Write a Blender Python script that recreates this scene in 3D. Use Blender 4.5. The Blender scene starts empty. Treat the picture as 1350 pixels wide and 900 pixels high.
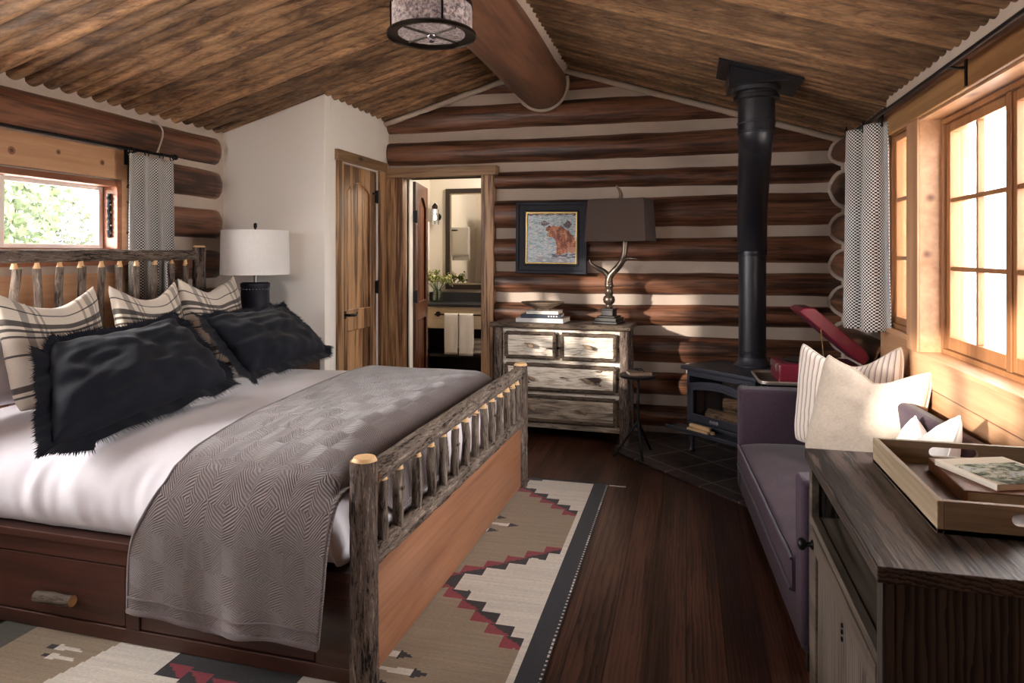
import bpy, bmesh, math, random
from mathutils import Vector, Matrix, Euler, noise
C = bpy.context.scene.collection
PI = math.pi
R = math.radians
rnd = random.Random(7)

# ------------------------------------------------------------------ mesh builder
class MB:
    def __init__(s):
        s.v = []; s.f = []; s.m = []; s.uv = {}; s.fc = {}
    def add(s, vs, fs, mi=0, uv=None):
        b = len(s.v)
        s.v += [tuple(p) for p in vs]
        for f in fs:
            if uv is not None:
                s.uv[len(s.f)] = [uv[i] for i in f]
            s.f.append([b + i for i in f]); s.m.append(mi)
    def box(s, x0, x1, y0, y1, z0, z1, mi=0, T=None):
        vs = [Vector((x, y, z)) for x in (x0, x1) for y in (y0, y1) for z in (z0, z1)]
        if T is not None: vs = [T @ p for p in vs]
        s.add(vs, [(0,1,3,2),(4,6,7,5),(0,4,5,1),(2,3,7,6),(0,2,6,4),(1,5,7,3)], mi)
        return s
    def prism(s, poly, d0, d1, ax='Z', mi=0, T=None):
        n = len(poly)
        def P(a, b, d):
            p = {'Z': (a, b, d), 'Y': (a, d, b), 'X': (d, a, b)}[ax]
            p = Vector(p)
            return T @ p if T is not None else p
        vs = [P(a, b, d0) for a, b in poly] + [P(a, b, d1) for a, b in poly]
        fs = [list(range(n))[::-1], list(range(n, 2*n))] + [(i, (i+1) % n, n+(i+1) % n, n+i) for i in range(n)]
        s.add(vs, fs, mi); return s
    def ring_prism(s, outer, inner, d0, d1, ax='Y', mi=0, T=None):
        n = len(outer)
        def P(a, b, d):
            p = Vector({'Z': (a, b, d), 'Y': (a, d, b), 'X': (d, a, b)}[ax])
            return T @ p if T is not None else p
        vs = [P(a, b, d) for d in (d0, d1) for L in (outer, inner) for a, b in L]
        fs = []
        for i in range(n):
            j = (i+1) % n
            fs += [(i, j, n+j, n+i), (2*n+i, 3*n+i, 3*n+j, 2*n+j), (i, 2*n+i, 2*n+j, j), (n+i, n+j, 3*n+j, 3*n+i)]
        s.add(vs, fs, mi); return s
    def tube(s, pts, r, n=12, mi=0, jit=0.0, seed=0, caps=True, dome=0.0, jf=9.0, capmi=None, fur=0, fax=2):
        pts = [Vector(p) for p in pts]
        k = len(pts)
        if not isinstance(r, (list, tuple)): r = [r]*k
        t0 = (pts[1]-pts[0]).normalized()
        a = Vector((0, 0, 1)) if abs(t0.z) < .9 else Vector((1, 0, 0))
        u = (a - t0*a.dot(t0)).normalized()
        vs = []
        for i, p in enumerate(pts):
            t = (pts[min(i+1, k-1)] - pts[max(i-1, 0)]).normalized()
            u = (u - t*u.dot(t)).normalized(); w = t.cross(u)
            for j in range(n):
                an = 2*PI*j/n
                d = u*math.cos(an) + w*math.sin(an)
                rr = r[i]
                if jit: rr *= 1 + jit*noise.noise((p + d*rr)*jf + Vector((seed*7.3, seed*1.7, 0)))
                if fur:
                    q = (p + d*r[i]); q = Vector([q[c]*(11 if c == fax else 105) for c in range(3)])
                    g = noise.noise(q + Vector((seed*3.3, 0, 0))); g2 = noise.noise(q*.45 + Vector((0, seed*2.1, 5)))
                    rr *= 1 + fur*(abs(g)*1.3 - .35 + .5*g2)
                vs.append(p + d*rr)
        fs = [(i*n+j, i*n+(j+1) % n, (i+1)*n+(j+1) % n, (i+1)*n+j) for i in range(k-1) for j in range(n)]
        s.add(vs, fs, mi)
        if caps:
            cm = mi if capmi is None else capmi
            ta = (pts[0]-pts[1]).normalized(); tb = (pts[-1]-pts[-2]).normalized()
            b = len(s.v) - k*n
            s.v.append(tuple(pts[0] + ta*dome)); c0 = len(s.v)-1
            s.v.append(tuple(pts[-1] + tb*dome)); c1 = len(s.v)-1
            for j in range(n):
                s.f.append([b+(j+1) % n, b+j, c0]); s.m.append(cm)
                e = b+(k-1)*n
                s.f.append([e+j, e+(j+1) % n, c1]); s.m.append(cm)
        return s
    def lathe(s, prof, n=28, c=(0, 0, 0), mi=0, T=None):
        vs = []
        for r, z in prof:
            for j in range(n):
                a = 2*PI*j/n
                p = Vector((c[0]+r*math.cos(a), c[1]+r*math.sin(a), c[2]+z))
                vs.append(T @ p if T is not None else p)
        fs = [(i*n+j, i*n+(j+1) % n, (i+1)*n+(j+1) % n, (i+1)*n+j) for i in range(len(prof)-1) for j in range(n)]
        if prof[0][0] > 1e-5: fs.append(list(range(n))[::-1])
        if prof[-1][0] > 1e-5: fs.append([(len(prof)-1)*n+j for j in range(n)])
        s.add(vs, fs, mi); return s
    def grid(s, P, mi=0, uv=None, cu=False):
        nu, nv = len(P), len(P[0])
        vs = [p for row in P for p in row]
        fl = [q for row in uv for q in row] if uv else None
        fs = [(i*nv+j, ((i+1) % nu)*nv+j, ((i+1) % nu)*nv+j+1, i*nv+j+1) for i in range(nu if cu else nu-1) for j in range(nv-1)]
        s.add(vs, fs, mi, fl); return s
    def build(s, name, mats, parent=None, smooth=40, bevel=0, seg=2, loc=None, rot=None, solid=0, sub=0, weld=False):
        me = bpy.data.meshes.new(name)
        me.from_pydata(s.v, [], s.f)
        if not isinstance(mats, (list, tuple)): mats = [mats]
        for m in mats: me.materials.append(m)
        if len(mats) > 1: me.polygons.foreach_set('material_index', s.m)
        if s.uv:
            L = me.uv_layers.new(name='UVMap')
            for pi_, uvs in s.uv.items():
                p = me.polygons[pi_]
                for k, li in enumerate(p.loop_indices): L.data[li].uv = uvs[k]
        if s.fc:
            ca = me.color_attributes.new('Col', 'BYTE_COLOR', 'CORNER')
            for pi_, col in s.fc.items():
                for li in me.polygons[pi_].loop_indices: ca.data[li].color = (*col, 1)
        bm = bmesh.new(); bm.from_mesh(me)
        if weld: bmesh.ops.remove_doubles(bm, verts=bm.verts, dist=1e-5)
        bmesh.ops.recalc_face_normals(bm, faces=bm.faces)
        bm.to_mesh(me); bm.free()
        if smooth:
            me.shade_smooth(); me.set_sharp_from_angle(angle=R(smooth))
        o = bpy.data.objects.new(name, me); C.objects.link(o)
        if parent is not None: o.parent = parent
        if loc is not None: o.location = loc
        if rot is not None: o.rotation_euler = rot
        if solid:
            md = o.modifiers.new('solid', 'SOLIDIFY'); md.thickness = solid; md.offset = 0
        if sub:
            md = o.modifiers.new('sub', 'SUBSURF'); md.levels = sub; md.render_levels = sub
        if bevel:
            md = o.modifiers.new('bevel', 'BEVEL'); md.width = bevel; md.segments = seg; md.limit_method = 'ANGLE'; md.angle_limit = R(50)
        return o

def tag(o, label, cat, group=None):
    o['label'] = label; o['category'] = cat
    if group: o['group'] = group
    return o
def thing(name, label, cat, loc=(0, 0, 0), rz=0, group=None):
    o = bpy.data.objects.new(name, None); C.objects.link(o)
    o.empty_display_size = .1
    o.location = loc; o.rotation_euler = (0, 0, R(rz))
    return tag(o, label, cat, group)
def struct(o):
    o['kind'] = 'structure'; return o
def stuff(o):
    o['kind'] = 'stuff'; return o
def copy_tree(o, parent=None):
    c = o.copy(); C.objects.link(c)
    if parent is not None: c.parent = parent
    for ch in list(o.children): copy_tree(ch, c)
    return c
def lerp(a, b, t): return a + (b-a)*t
def nz(*p): return noise.noise(Vector(p))
def catmull(pts, n):
    out = []; m = len(pts)
    for k in range(n):
        q = k/(n-1)*(m-1); i = min(int(q), m-2); t = q-i
        p0, p1, p2, p3 = [pts[max(0, min(m-1, i+d))] for d in (-1, 0, 1, 2)]
        out.append(tuple(.5*((2*b)+(-a+c)*t+(2*a-5*b+4*c-d)*t*t+(-a+3*b-3*c+d)*t**3) for a, b, c, d in zip(p0, p1, p2, p3)))
    return out

# ------------------------------------------------------------------ materials
def lin(h):
    if not isinstance(h, str): return tuple(h)
    h = h.lstrip('#'); o = []
    for i in (0, 2, 4):
        c = int(h[i:i+2], 16)/255
        o.append(c/12.92 if c <= .04045 else ((c+.055)/1.055)**2.4)
    return tuple(o)
class NT:
    def __init__(s, name):
        s.mat = bpy.data.materials.new(name); s.mat.use_nodes = True
        s.t = s.mat.node_tree; s.b = s.t.nodes['Principled BSDF']
    def n(s, typ, props=None, **inp):
        nd = s.t.nodes.new('ShaderNode'+typ)
        for k, v in (props or {}).items(): setattr(nd, k, v)
        for k, v in inp.items():
            key = int(k[1:]) if k[0] == 'i' and k[1:].isdigit() else k.replace('_', ' ')
            s.set(nd.inputs[key], v)
        return nd
    def set(s, sock, v):
        if isinstance(v, bpy.types.NodeSocket): s.t.links.new(v, sock)
        elif isinstance(v, (tuple, list)) and len(v) == 3 and sock.type == 'RGBA': sock.default_value = (*v, 1)
        else: sock.default_value = v
    def P(s, **k):
        for a, v in k.items(): s.set(s.b.inputs[a.replace('_', ' ')], v)
        return s
    def math(s, op, a, b=None, c=None, clamp=False):
        nd = s.t.nodes.new('ShaderNodeMath'); nd.operation = op; nd.use_clamp = clamp
        for i, v in enumerate((a, b, c)):
            if v is not None: s.set(nd.inputs[i], v)
        return nd.outputs[0]
    def ramp(s, fac, stops, interp='LINEAR'):
        nd = s.t.nodes.new('ShaderNodeValToRGB'); cr = nd.color_ramp; cr.interpolation = interp
        while len(cr.elements) < len(stops): cr.elements.new(.5)
        for e, (p, c) in zip(cr.elements, stops):
            e.position = p; e.color = (*lin(c), 1) if not isinstance(c, (int, float)) else (c, c, c, 1)
        s.set(nd.inputs[0], fac); return nd.outputs[0]
    def mix(s, fac, a, b, mode='MIX'):
        nd = s.t.nodes.new('ShaderNodeMix'); nd.data_type = 'RGBA'; nd.blend_type = mode
        s.set(nd.inputs[0], fac)
        for i, v in ((6, a), (7, b)):
            s.set(nd.inputs[i], lin(v) if isinstance(v, str) else v)
        return nd.outputs[2]
    def obj(s): return s.n('TexCoord').outputs['Object']
    def uvc(s): return s.n('TexCoord').outputs['UV']
    def mapv(s, vec, scale=(1, 1, 1), rot=(0, 0, 0), loc=(0, 0, 0)):
        return s.n('Mapping', Vector=vec, Scale=tuple(scale), Rotation=tuple(rot), Location=tuple(loc)).outputs[0]
    def noise(s, vec, scale=5, detail=4, rough=.55, dist=0, out=0):
        return s.n('TexNoise', Vector=vec, Scale=float(scale), Detail=float(detail), Roughness=float(rough), Distortion=float(dist)).outputs[out]
    def vor(s, vec, scale, feature='F1', out='Distance', rnd_=1.0):
        return s.n('TexVoronoi', {'feature': feature}, Vector=vec, Scale=float(scale), Randomness=float(rnd_)).outputs[out]
    def sep(s, vec): return s.n('SeparateXYZ', Vector=vec).outputs
    def bump(s, h, strength=.3, dist=.01):
        s.set(s.b.inputs['Normal'], s.n('Bump', Height=h, Strength=float(strength), Distance=float(dist)).outputs[0]); return s

def plain(name, col, rough=.5, metal=0, spec=.5, nscale=0, namt=.12, bump=0, bscale=80, **k):
    t = NT(name); c = lin(col)
    if nscale:
        f = t.noise(t.obj(), nscale, 4)
        cc = t.mix(f, tuple(min(1, x*(1-namt)) for x in c), tuple(min(1, x*(1+namt)) for x in c))
    else: cc = c
    t.P(Base_Color=cc, Roughness=rough, Metallic=metal, Specular_IOR_Level=spec, **k)
    if bump: t.bump(t.noise(t.obj(), bscale, 3), bump, .004)
    return t.mat
AX = {'X': 0, 'Y': 1, 'Z': 2}
def wood(name, dark, light, axis='Y', sc=1.0, rough=.5, knots=.0, bump=.25, plank=None, spec=.4, var=.3, contrast=.5, coord=None, kscale=1.0, kcol=None, gap=True, coat=0, st=1.0, ring=0, rsc=1.0):
    t = NT(name); o = t.obj(); i = AX[axis]
    if plank:
        pi_, pw = AX[plank[0]], plank[1]
        q = t.math('DIVIDE', t.sep(o)[pi_], pw)
        fl = t.math('FLOOR', q); fr = t.math('FRACT', q)
        rn = t.n('TexWhiteNoise', {'noise_dimensions': '1D'}, W=fl).outputs['Value']
        off = t.n('CombineXYZ', **{c_: t.math('MULTIPLY', rn, k_) for c_, k_ in zip('XYZ', (3.1, 3.7, 2.3))}, **{}).outputs[0] if ring else t.n('CombineXYZ', **{'XYZ'[i]: t.math('MULTIPLY', rn, 17.0)}).outputs[0]
        o2 = t.n('VectorMath', {'operation': 'ADD'}, i0=o, i1=off).outputs[0]
    else: o2 = o; rn = None
    s1 = [11*sc]*3; s1[i] = .9*sc*st
    s2 = [70*sc]*3; s2[i] = 2.2*sc
    f1 = t.noise(t.mapv(o2, s1), 1, 6, .62, .8)
    f2 = t.noise(t.mapv(o2, s2), 1, 3, .6, .2)
    f = t.math('ADD', t.math('MULTIPLY', f1, .68), t.math('MULTIPLY', f2, .32))
    if ring:
        rs = [1.0]*3; rs[i] = .07
        wv = t.n('TexWave', {'wave_type': 'RINGS', 'rings_direction': axis, 'wave_profile': 'SAW'}, Vector=t.mapv(o2, rs, loc=(.37, .29, .21)), Scale=11.0*rsc, Distortion=5.0, Detail=3.0, Detail_Scale=2.5).outputs[1]
        f = t.math('ADD', t.math('MULTIPLY', f, 1-ring*.55), t.math('MULTIPLY', wv, ring*.55))
    d, l = lin(dark), lin(light); md = tuple((a+b)/2 for a, b in zip(d, l))
    lo = .5-.22*(1.1-contrast); hi = .5+.22*(1.1-contrast)
    t2 = t.ramp(f, [(lo, d), (.5, md), (hi, l)])
    big = t.noise(o2, 1.3*sc, 2)
    col = t.mix(1.0, t2, t.ramp(big, [(.3, 1-var), (.7, 1+var*.0)]), 'MULTIPLY')
    if knots:
        ks = [5.2*kscale]*3; ks[i] = 1.9*kscale
        kv = t.vor(t.mapv(o2, ks), 1)
        km = t.ramp(kv, [(.03, 1.0), (.2*knots+.03, 0.0)])
        col = t.mix(km, col, lin(kcol) if kcol else tuple(x*.28 for x in d))
    if plank:
        col = t.mix(1.0, col, t.ramp(rn, [(0, 1-plank[2]), (1, 1.0)]), 'MULTIPLY')
        if gap:
            g = t.math('ADD', t.math('LESS_THAN', fr, .018), t.math('GREATER_THAN', fr, .982), clamp=True)
            col = t.mix(g, col, tuple(x*.25 for x in d))
    t.P(Base_Color=col, Roughness=t.math('ADD', rough-.08, t.math('MULTIPLY', f1, .16)), Specular_IOR_Level=spec)
    if coat: t.P(Coat_Weight=coat, Coat_Roughness=.25)
    t.bump(f, bump, .006)
    return t.mat
def bark(name, dark, light, axis='Z', sc=1.0, bump=.9, pale=None):
    t = NT(name); o = t.obj(); i = AX[axis]
    s1 = [150*sc]*3; s1[i] = 20*sc
    s2 = [34*sc]*3; s2[i] = 6*sc
    f1 = t.noise(t.mapv(o, s1), 1, 6, .7, 1.2); f2 = t.noise(t.mapv(o, s2), 1, 4, .6, 1.0)
    f = t.math('ADD', t.math('MULTIPLY', f1, .6), t.math('MULTIPLY', f2, .4))
    st = [(.42, dark), (.50, light)] + ([(.55, light), (.62, pale)] if pale else [])
    t.P(Base_Color=t.ramp(f, st), Roughness=.85, Specular_IOR_Level=.2)
    t.bump(f, bump, .012)
    return t.mat
def fabric(name, col, rough=.9, ws=260, amt=.22, bump=.25, big=.12, sheen=.3, uv=False):
    t = NT(name); o = t.uvc() if uv else t.obj(); c = lin(col)
    f = t.noise(o, ws, 2, .7); g = t.noise(o, 6, 3)
    cc = t.mix(f, tuple(x*(1-amt) for x in c), tuple(min(1, x*(1+amt)) for x in c))
    cc = t.mix(1.0, cc, t.ramp(g, [(.3, 1-big), (.7, 1.0)]), 'MULTIPLY')
    t.P(Base_Color=cc, Roughness=rough, Specular_IOR_Level=.2, Sheen_Weight=sheen)
    t.bump(f, bump, .003)
    return t.mat
def glass(name, tint=(1, 1, 1), gl=.08):
    t = NT(name); nt = t.t
    tr = t.n('BsdfTransparent', Color=tint); gs = t.n('BsdfGlossy', Roughness=.02)
    fz = t.math('ADD', t.math('MULTIPLY', t.n('LayerWeight', Blend=.3).outputs['Fresnel'], .5), gl*.5, clamp=True)
    mx = t.n('MixShader', i0=fz, i1=tr.outputs[0], i2=gs.outputs[0])
    nt.links.new(mx.outputs[0], nt.nodes['Material Output'].inputs[0]); nt.nodes.remove(t.b)
    return t.mat

LOGX = wood('log_x', '#3b241a', '#8a5c44', 'X', 1.0, .4, .3, .5, spec=.5, var=.3, contrast=.75)
LOGY = wood('log_y', '#3b241a', '#8a5c44', 'Y', 1.0, .4, .3, .5, spec=.5, var=.3, contrast=.75)
BEAM = wood('beam_wood', '#4d3124', '#8a5f48', 'Y', .8, .42, .3, .3, spec=.45, var=.25)
CHINK = plain('chink', '#b8a89b', .9, nscale=9, namt=.08, bump=.35, bscale=60, spec=.2)
PLASTER = plain('plaster', '#f7f0e8', .85, nscale=3, namt=.02, bump=.06, bscale=40, spec=.2)
CREAM = plain('cream_paint', '#e4dccf', .8, nscale=3, namt=.03, spec=.2)
CEIL_L = wood('pole_wood', '#634432', '#d8a87c', 'X', 1.5, .6, .16, .4, plank=('Y', .104, .68), var=.1, contrast=.6, gap=False, st=.16)
CEIL_R = wood('board_wood', '#5a3d2c', '#c39a73', 'X', 1.5, .6, .18, .4, plank=('Y', .085, .62), var=.15, contrast=.45, gap=False, st=.16)
FLOORW = wood('floor_wood', '#2e1812', '#6e4838', 'Y', .9, .36, .1, .18, plank=('X', .135, .4), spec=.5, var=.2, contrast=.7, ring=.28, rsc=2.2)
PINE_Y = wood('pine_y', '#a97a56', '#cda17c', 'Y', .5, .42, .6, .12, var=.12, kcol='#5d3118', kscale=1.1)
PINE_Z = wood('pine_z', '#a97a56', '#cda17c', 'Z', .5, .42, .5, .12, var=.12, kcol='#5d3118', kscale=1.1)
PINE_X = wood('pine_x', '#aa8058', '#d9b085', 'X', .6, .42, .4, .12, var=.15, kcol='#5d3118')
SASH = wood('sash_wood', '#7d5435', '#a8764e', 'Z', .7, .4, 0, .1, var=.12)
ALDER = wood('alder', '#6b482e', '#c99d74', 'Z', .9, .4, 1.0, .25, var=.3, contrast=.9, kcol='#35200f', kscale=1.3, st=.6)
ALDER_X = wood('alder_x', '#70533a', '#b08c68', 'X', .9, .45, .6, .2, var=.3, contrast=.6, kcol='#2e180c', kscale=1.3)
ALDER_Y = wood('alder_y', '#70533a', '#b08c68', 'Y', .9, .45, .6, .2, var=.3, contrast=.6, kcol='#2e180c', kscale=1.3)
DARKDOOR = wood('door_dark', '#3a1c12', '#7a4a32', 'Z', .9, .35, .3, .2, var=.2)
BARK = bark('bark', '#1a1411', '#6b5c54', 'Z', .8, 1.0, '#a39488')
BARK_Y = bark('bark_rail', '#241c18', '#76685e', 'Y', .8, .9, '#ab9c90')
BARK_S = bark('bark_spindle', '#352c27', '#776a60', 'Z', .5, .6, '#a99c8f')
TENON = plain('cut_wood', '#dfb684', .6, nscale=30, namt=.15)
CHERRY = wood('cherry_x', '#33201c', '#5c382c', 'X', .8, .38, 0, .1, var=.2, contrast=.4)
CHERRY_Y = wood('cherry_y', '#84553c', '#b58263', 'Y', .7, .38, .1, .1, var=.2, contrast=.4)
IRON = plain('black_iron', '#17171b', .45, .6, .5, 30, .15, .08, 200)
BRONZE = plain('bronze', '#2a221d', .38, .8, .5, 20, .2)
STOVE = plain('stove_iron', '#3a3b45', .42, .35, .5, 40, .1, .05, 300)
PIPE = plain('stove_pipe_black', '#24242b', .38, .3, .5, 10, .08)
GLASS = glass('pane_glass')
# ------------------------------------------------------------------ room shell (metres; Y runs into the room, X to the right)
XL, XR, YB, YF, XM = -3.34, 1.08, 5.47, -1.3, -1.125
ZA, SL, SRR = 2.97, .289, .315            # ridge height and slope of the two ceiling halves
def zc(x): return ZA - (SL if x < XM else SRR)*abs(x-XM)

def wall_boxes(mb, axis, p0, p1, a0, a1, z0, z1, holes=(), mi=0):
    A = sorted({a0, a1, *[h[0] for h in holes], *[h[1] for h in holes]})
    Z = sorted({z0, z1, *[h[2] for h in holes], *[h[3] for h in holes]})
    for i in range(len(A)-1):
        run = None
        for j in range(len(Z)-1):
            am, zm = (A[i]+A[i+1])/2, (Z[j]+Z[j+1])/2
            if any(h[0] < am < h[1] and h[2] < zm < h[3] for h in holes): continue
            if axis == 'Y': mb.box(p0, p1, A[i], A[i+1], Z[j], Z[j+1], mi)
            else: mb.box(A[i], A[i+1], p0, p1, Z[j], Z[j+1], mi)

def log_strip(mb, axis, a0, a1, z0, z1, plane, sgn, bulge, seed, mi=1, end0=False, end1=False):
    """half-round log face between chinking heights z0..z1; bulges from plane by sgn*bulge"""
    n = max(3, int((a1-a0)/.07)); K = 11; P = []
    for i in range(n+1):
        a = lerp(a0, a1, i/n)
        cz = (z0+z1)/2 + .014*nz(a*.7, seed*3.1, 0) + .005*nz(a*3, seed*2.2, 5)
        h = (z1-z0)/2*(1 + .09*nz(a*.9, seed*5.7, 9) + .04*nz(a*4, seed, 3))
        e = 1.0
        if end0: e = min(e, math.sqrt(max(.0, 1-(1-min(1, (a-a0)/.05))**2)))
        if end1: e = min(e, math.sqrt(max(.0, 1-(1-min(1, (a1-a)/.05))**2)))
        e = .25+.75*e if (end0 or end1) else 1
        row = []
        for k in range(K+1):
            s = -1 + 2*k/K
            d = bulge*math.sqrt(max(0, 1-s*s))*e - .015 + .006*nz(a*5, s*2, seed)
            z = cz + h*s*e
            row.append((plane+sgn*d, a, z) if axis == 'Y' else (a, plane+sgn*d, z))
        P.append(row)
    mb.grid(P, mi)
    if end0 or end1:
        for fl, row in ((end0, P[0]), (end1, P[-1])):
            if fl: mb.add(row, [list(range(len(row)))], mi)

# ---- floor
b = MB(); b.box(-3.6, 1.4, -1.5, 8.4, -.1, 0); struct(b.build('floor', FLOORW, smooth=0))
# slate hearth in the stove corner
t = NT('slate'); o = t.mapv(t.obj(), (1, 1, 1), (0, 0, R(47)))
br = t.n('TexBrick', {'offset': .0}, Vector=o, Scale=1.0, Mortar_Size=.006, Brick_Width=.305, Row_Height=.305, Color1=lin('#4d4a4b'), Color2=lin('#2e2f34'), Mortar=lin('#8d857d'), Bias=0.0)
nzs = t.noise(t.obj(), 14, 5)
t.P(Base_Color=t.mix(.5, br.outputs[0], t.ramp(nzs, [(.35, '#2a2b2f'), (.65, '#5a5350')])), Roughness=.5); t.bump(nzs, .4, .01)
t.P(Base_Color=t.mix(br.outputs[1], t.mix(.55, br.outputs[0], t.ramp(nzs, [(.35, '#26272b'), (.65, '#5a524e')])), '#8a8078'))
b = MB(); b.prism([(-.5, 5.44), (-.5, 4.86), (.36, 3.94), (1.05, 3.94), (1.05, 5.44)], .0005, .014)
struct(b.build('floor_hearth', t.mat, smooth=0, bevel=.003))

# ---- ceiling: round poles on one half, flatter boards on the other
b = MB()
def slope(x0, x1, pitch, rel, mi, seed):
    ys = []; k = 0; y = YF-.1
    NY = 9
    P = []
    rows = []
    npol = int((8.4)/pitch)
    n = 0
    y0 = -1.56
    while y0 + n*pitch < 5.62:
        for j in range(NY):
            f = j/(NY-1)
            rows.append((y0+(n+f)*pitch, math.sqrt(max(0, 1-(2*f-1)**2)), n))
        n += 1
    NX = 16
    for i in range(NX+1):
        x = lerp(x0, x1, i/NX); row = []
        for y, s, n in rows:
            d = rel*(.75+.5*abs(nz(n*3.7, seed, 0)))*s + .004*nz(x*2, n*2.3, seed)
            row.append((x, y + .008*nz(x*.9, n*1.9, seed+4), zc(x) - d + .006 + (.030 if s < .01 else 0)))
        P.append(row)
    b.grid(P, mi)
slope(-3.6, XM, .104, .056, 0, 1)
slope(XM, 1.36, .085, .032, 1, 2)
b.prism([(-3.65, zc(-3.65)+.05), (XM, ZA+.05), (1.4, zc(1.4)+.05), (1.4, 3.3), (-3.65, 3.3)], -1.56, 5.62, 'Y', 2)
struct(b.build('ceiling', [CEIL_L, CEIL_R, BEAM], smooth=60))
# ridge beam
b = MB()
pts = [(XM+.012*nz(y*.8, 3, 0), y, 2.765+.01*nz(y*.9, 8, 1)) for y in [YF-.1+i*(5.40-YF+.1)/60 for i in range(61)]]
b.tube(pts, .2, 40, 0, .05, 2, jf=1.6)
b.tube([(XM+.207*math.cos(a), 5.385, 2.765+.207*math.sin(a)) for a in [R(-195+i*210/40) for i in range(41)]], .016, 8, 1, .1, 3)
for sg in (-1, 1):
    b.add([(XM+sg*x, y, z) for y in (YF, 5.42) for x, z in ((.15, 2.83), (.235, 2.905), (.15, 2.93))], [(0,1,4,3),(0,2,5,3),(1,2,5,4)], 1)
struct(b.build('trim_1', [BEAM, CHINK], smooth=50)); bpy.data.objects['trim_1']['kind'] = 'structure'

# ---- wall_left : chinked log wall with a high window
b = MB()
W1 = (2.5, 3.42, 1.40, 1.84); WA = (1.2, 2.42, .90, 2.20)
wall_boxes(b, 'Y', XL-.16, XL, YF-.1, 4.6, 0, 2.75, [W1, WA], 0)
LZ = [(2.045, 2.255), (1.80, 2.01), (1.51, 1.73), (1.23, 1.44), (.95, 1.165), (.665, .88), (.38, .60), (.10, .32)]
log_strip(b, 'Y', 2.44, 4.37, *LZ[0], XL, 1, .075, 1, 1, end1=True)
for k, (z0, z1) in enumerate(LZ[1:]): log_strip(b, 'Y', 3.46, 4.375, z0, z1, XL, 1, .075, 2+k, 1, end1=True)
b.tube([(XL+.004+.078*math.cos(a), 3.69+.01*math.sin(3*a), 2.15+.108*math.sin(a)) for a in [R(-88+i*176/24) for i in range(25)]], .0055, 7, 0, .25, 5, jf=60)
b.box(XL-.01, XL+.035, 2.44, 3.455, 1.85, 2.025, 2)                     # header board
b.box(XL-.01, XL+.02, 2.44, 3.455, 0, 1.29, 2)                          # pine panelling under the window
b.box(XL-.01, XL+.028, 3.42, 3.455, 1.29, 1.85, 2)
for ky, kz, kr in ((2.717, 1.925, .021), (2.983, 1.955, .014), (3.27, 1.935, .016)):
    for q, (r0, m_) in enumerate(((1.0, 3), (.45, 4))):
        b.lathe([(kr*r0*(1.0), .0006+.0004*q), (0, .0008+.0004*q)], 18, T=Matrix.Translation((XL+.035, ky, kz)) @ Matrix.Rotation(R(90), 4, 'Y'), mi=m_)
struct(b.build('wall_left', [CHINK, LOGY, PINE_Y, plain('knot_ring', '#8a5a3c', .5), plain('knot_heart', '#5a3420', .5)], smooth=50))

def frame_rects(mb, axis, p0, p1, a0, a1, z0, z1, w, mi=0, wb=None):
    wb = w if wb is None else wb
    for (c0, c1, e0, e1) in ((a0, a0+w, z0, z1), (a1-w, a1, z0, z1), (a0+w, a1-w, z1-w, z1), (a0+w, a1-w, z0, z0+wb)):
        if axis == 'Y': mb.box(p0, p1, c0, c1, e0, e1, mi)
        else: mb.box(c0, c1, p0, p1, e0, e1, mi)

WHITEP = plain('white_vinyl', '#f0ece6', .5, spec=.4, namt=.02)
REDWOOD = wood('red_stain', '#6b3a26', '#a2684a', 'Y', .7, .45, .2, .1)
rt = bpy.data.objects.new('window_1', None); C.objects.link(rt); rt.location = (XL, 2.96, 1.4); struct(rt)
def W(mb, name, mat, root, **k):
    o = mb.build(name, mat, root, **k)
    for v in o.data.vertices: v.co -= root.location
    return o
b = MB(); frame_rects(b, 'Y', XL-.10, XL+.03, *W1, .035, 0); b.box(XL-.12, XL+.06, 2.44, 3.455, 1.335, 1.40, 0); W(b, 'window_frame', REDWOOD, rt, smooth=0, bevel=.003)
for (a0, a1) in ((2.535, 2.745), (2.715, 3.385)):
    b = MB(); q = 0 if a0 < 2.6 else .03; frame_rects(b, 'Y', XL-.07-q, XL-.045-q, a0, a1, 1.425, 1.815, .032); s_ = W(b, 'sash', WHITEP, rt, smooth=0, bevel=.002)
    b = MB(); b.box(XL-.06-q, XL-.055-q, a0+.03, a1-.03, 1.455, 1.785); W(b, 'pane', GLASS, rt, smooth=0)
b = MB(); b.tube([(XL-.02, 3.372+.004*math.sin(i*1.9), 1.50+.0125*i) for i in range(22)], [.009+.004*(i % 2) for i in range(22)], 8); W(b, 'window_latch', IRON, rt)
# unseen larger window in the same wall, added to steer sun into the room
rt = bpy.data.objects.new('added_window_4', None); C.objects.link(rt); rt.location = (XL, 1.5, .95); struct(rt)
b = MB(); frame_rects(b, 'Y', XL-.12, XL+.02, *WA, .04); b.box(XL-.1, XL-.04, 1.79, 1.83, .90, 2.20); W(b, 'window_frame', REDWOOD, rt, smooth=0)
b = MB(); b.box(XL-.06, XL-.055, 1.25, 2.38, .94, 2.16); W(b, 'pane', GLASS, rt, smooth=0)

# ---- white closet block in the far corner
b = MB()
CX = -2.5
b.box(XL-.1, CX, 4.39, 4.47, 0, 2.9, 0)
wall_boxes(b, 'Y', CX-.08, CX, 4.47, 5.47, 0, 2.95, [(4.64, 5.25, 0, 2.09)], 0)
b.box(XL, CX-.05, 5.40, 5.47, 0, 2.9, 0); b.box(CX-.5, CX-.3, 4.6, 5.3, 0, 2.2, 0)
struct(b.build('wall_closet', PLASTER, smooth=0, bevel=.004))

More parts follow.
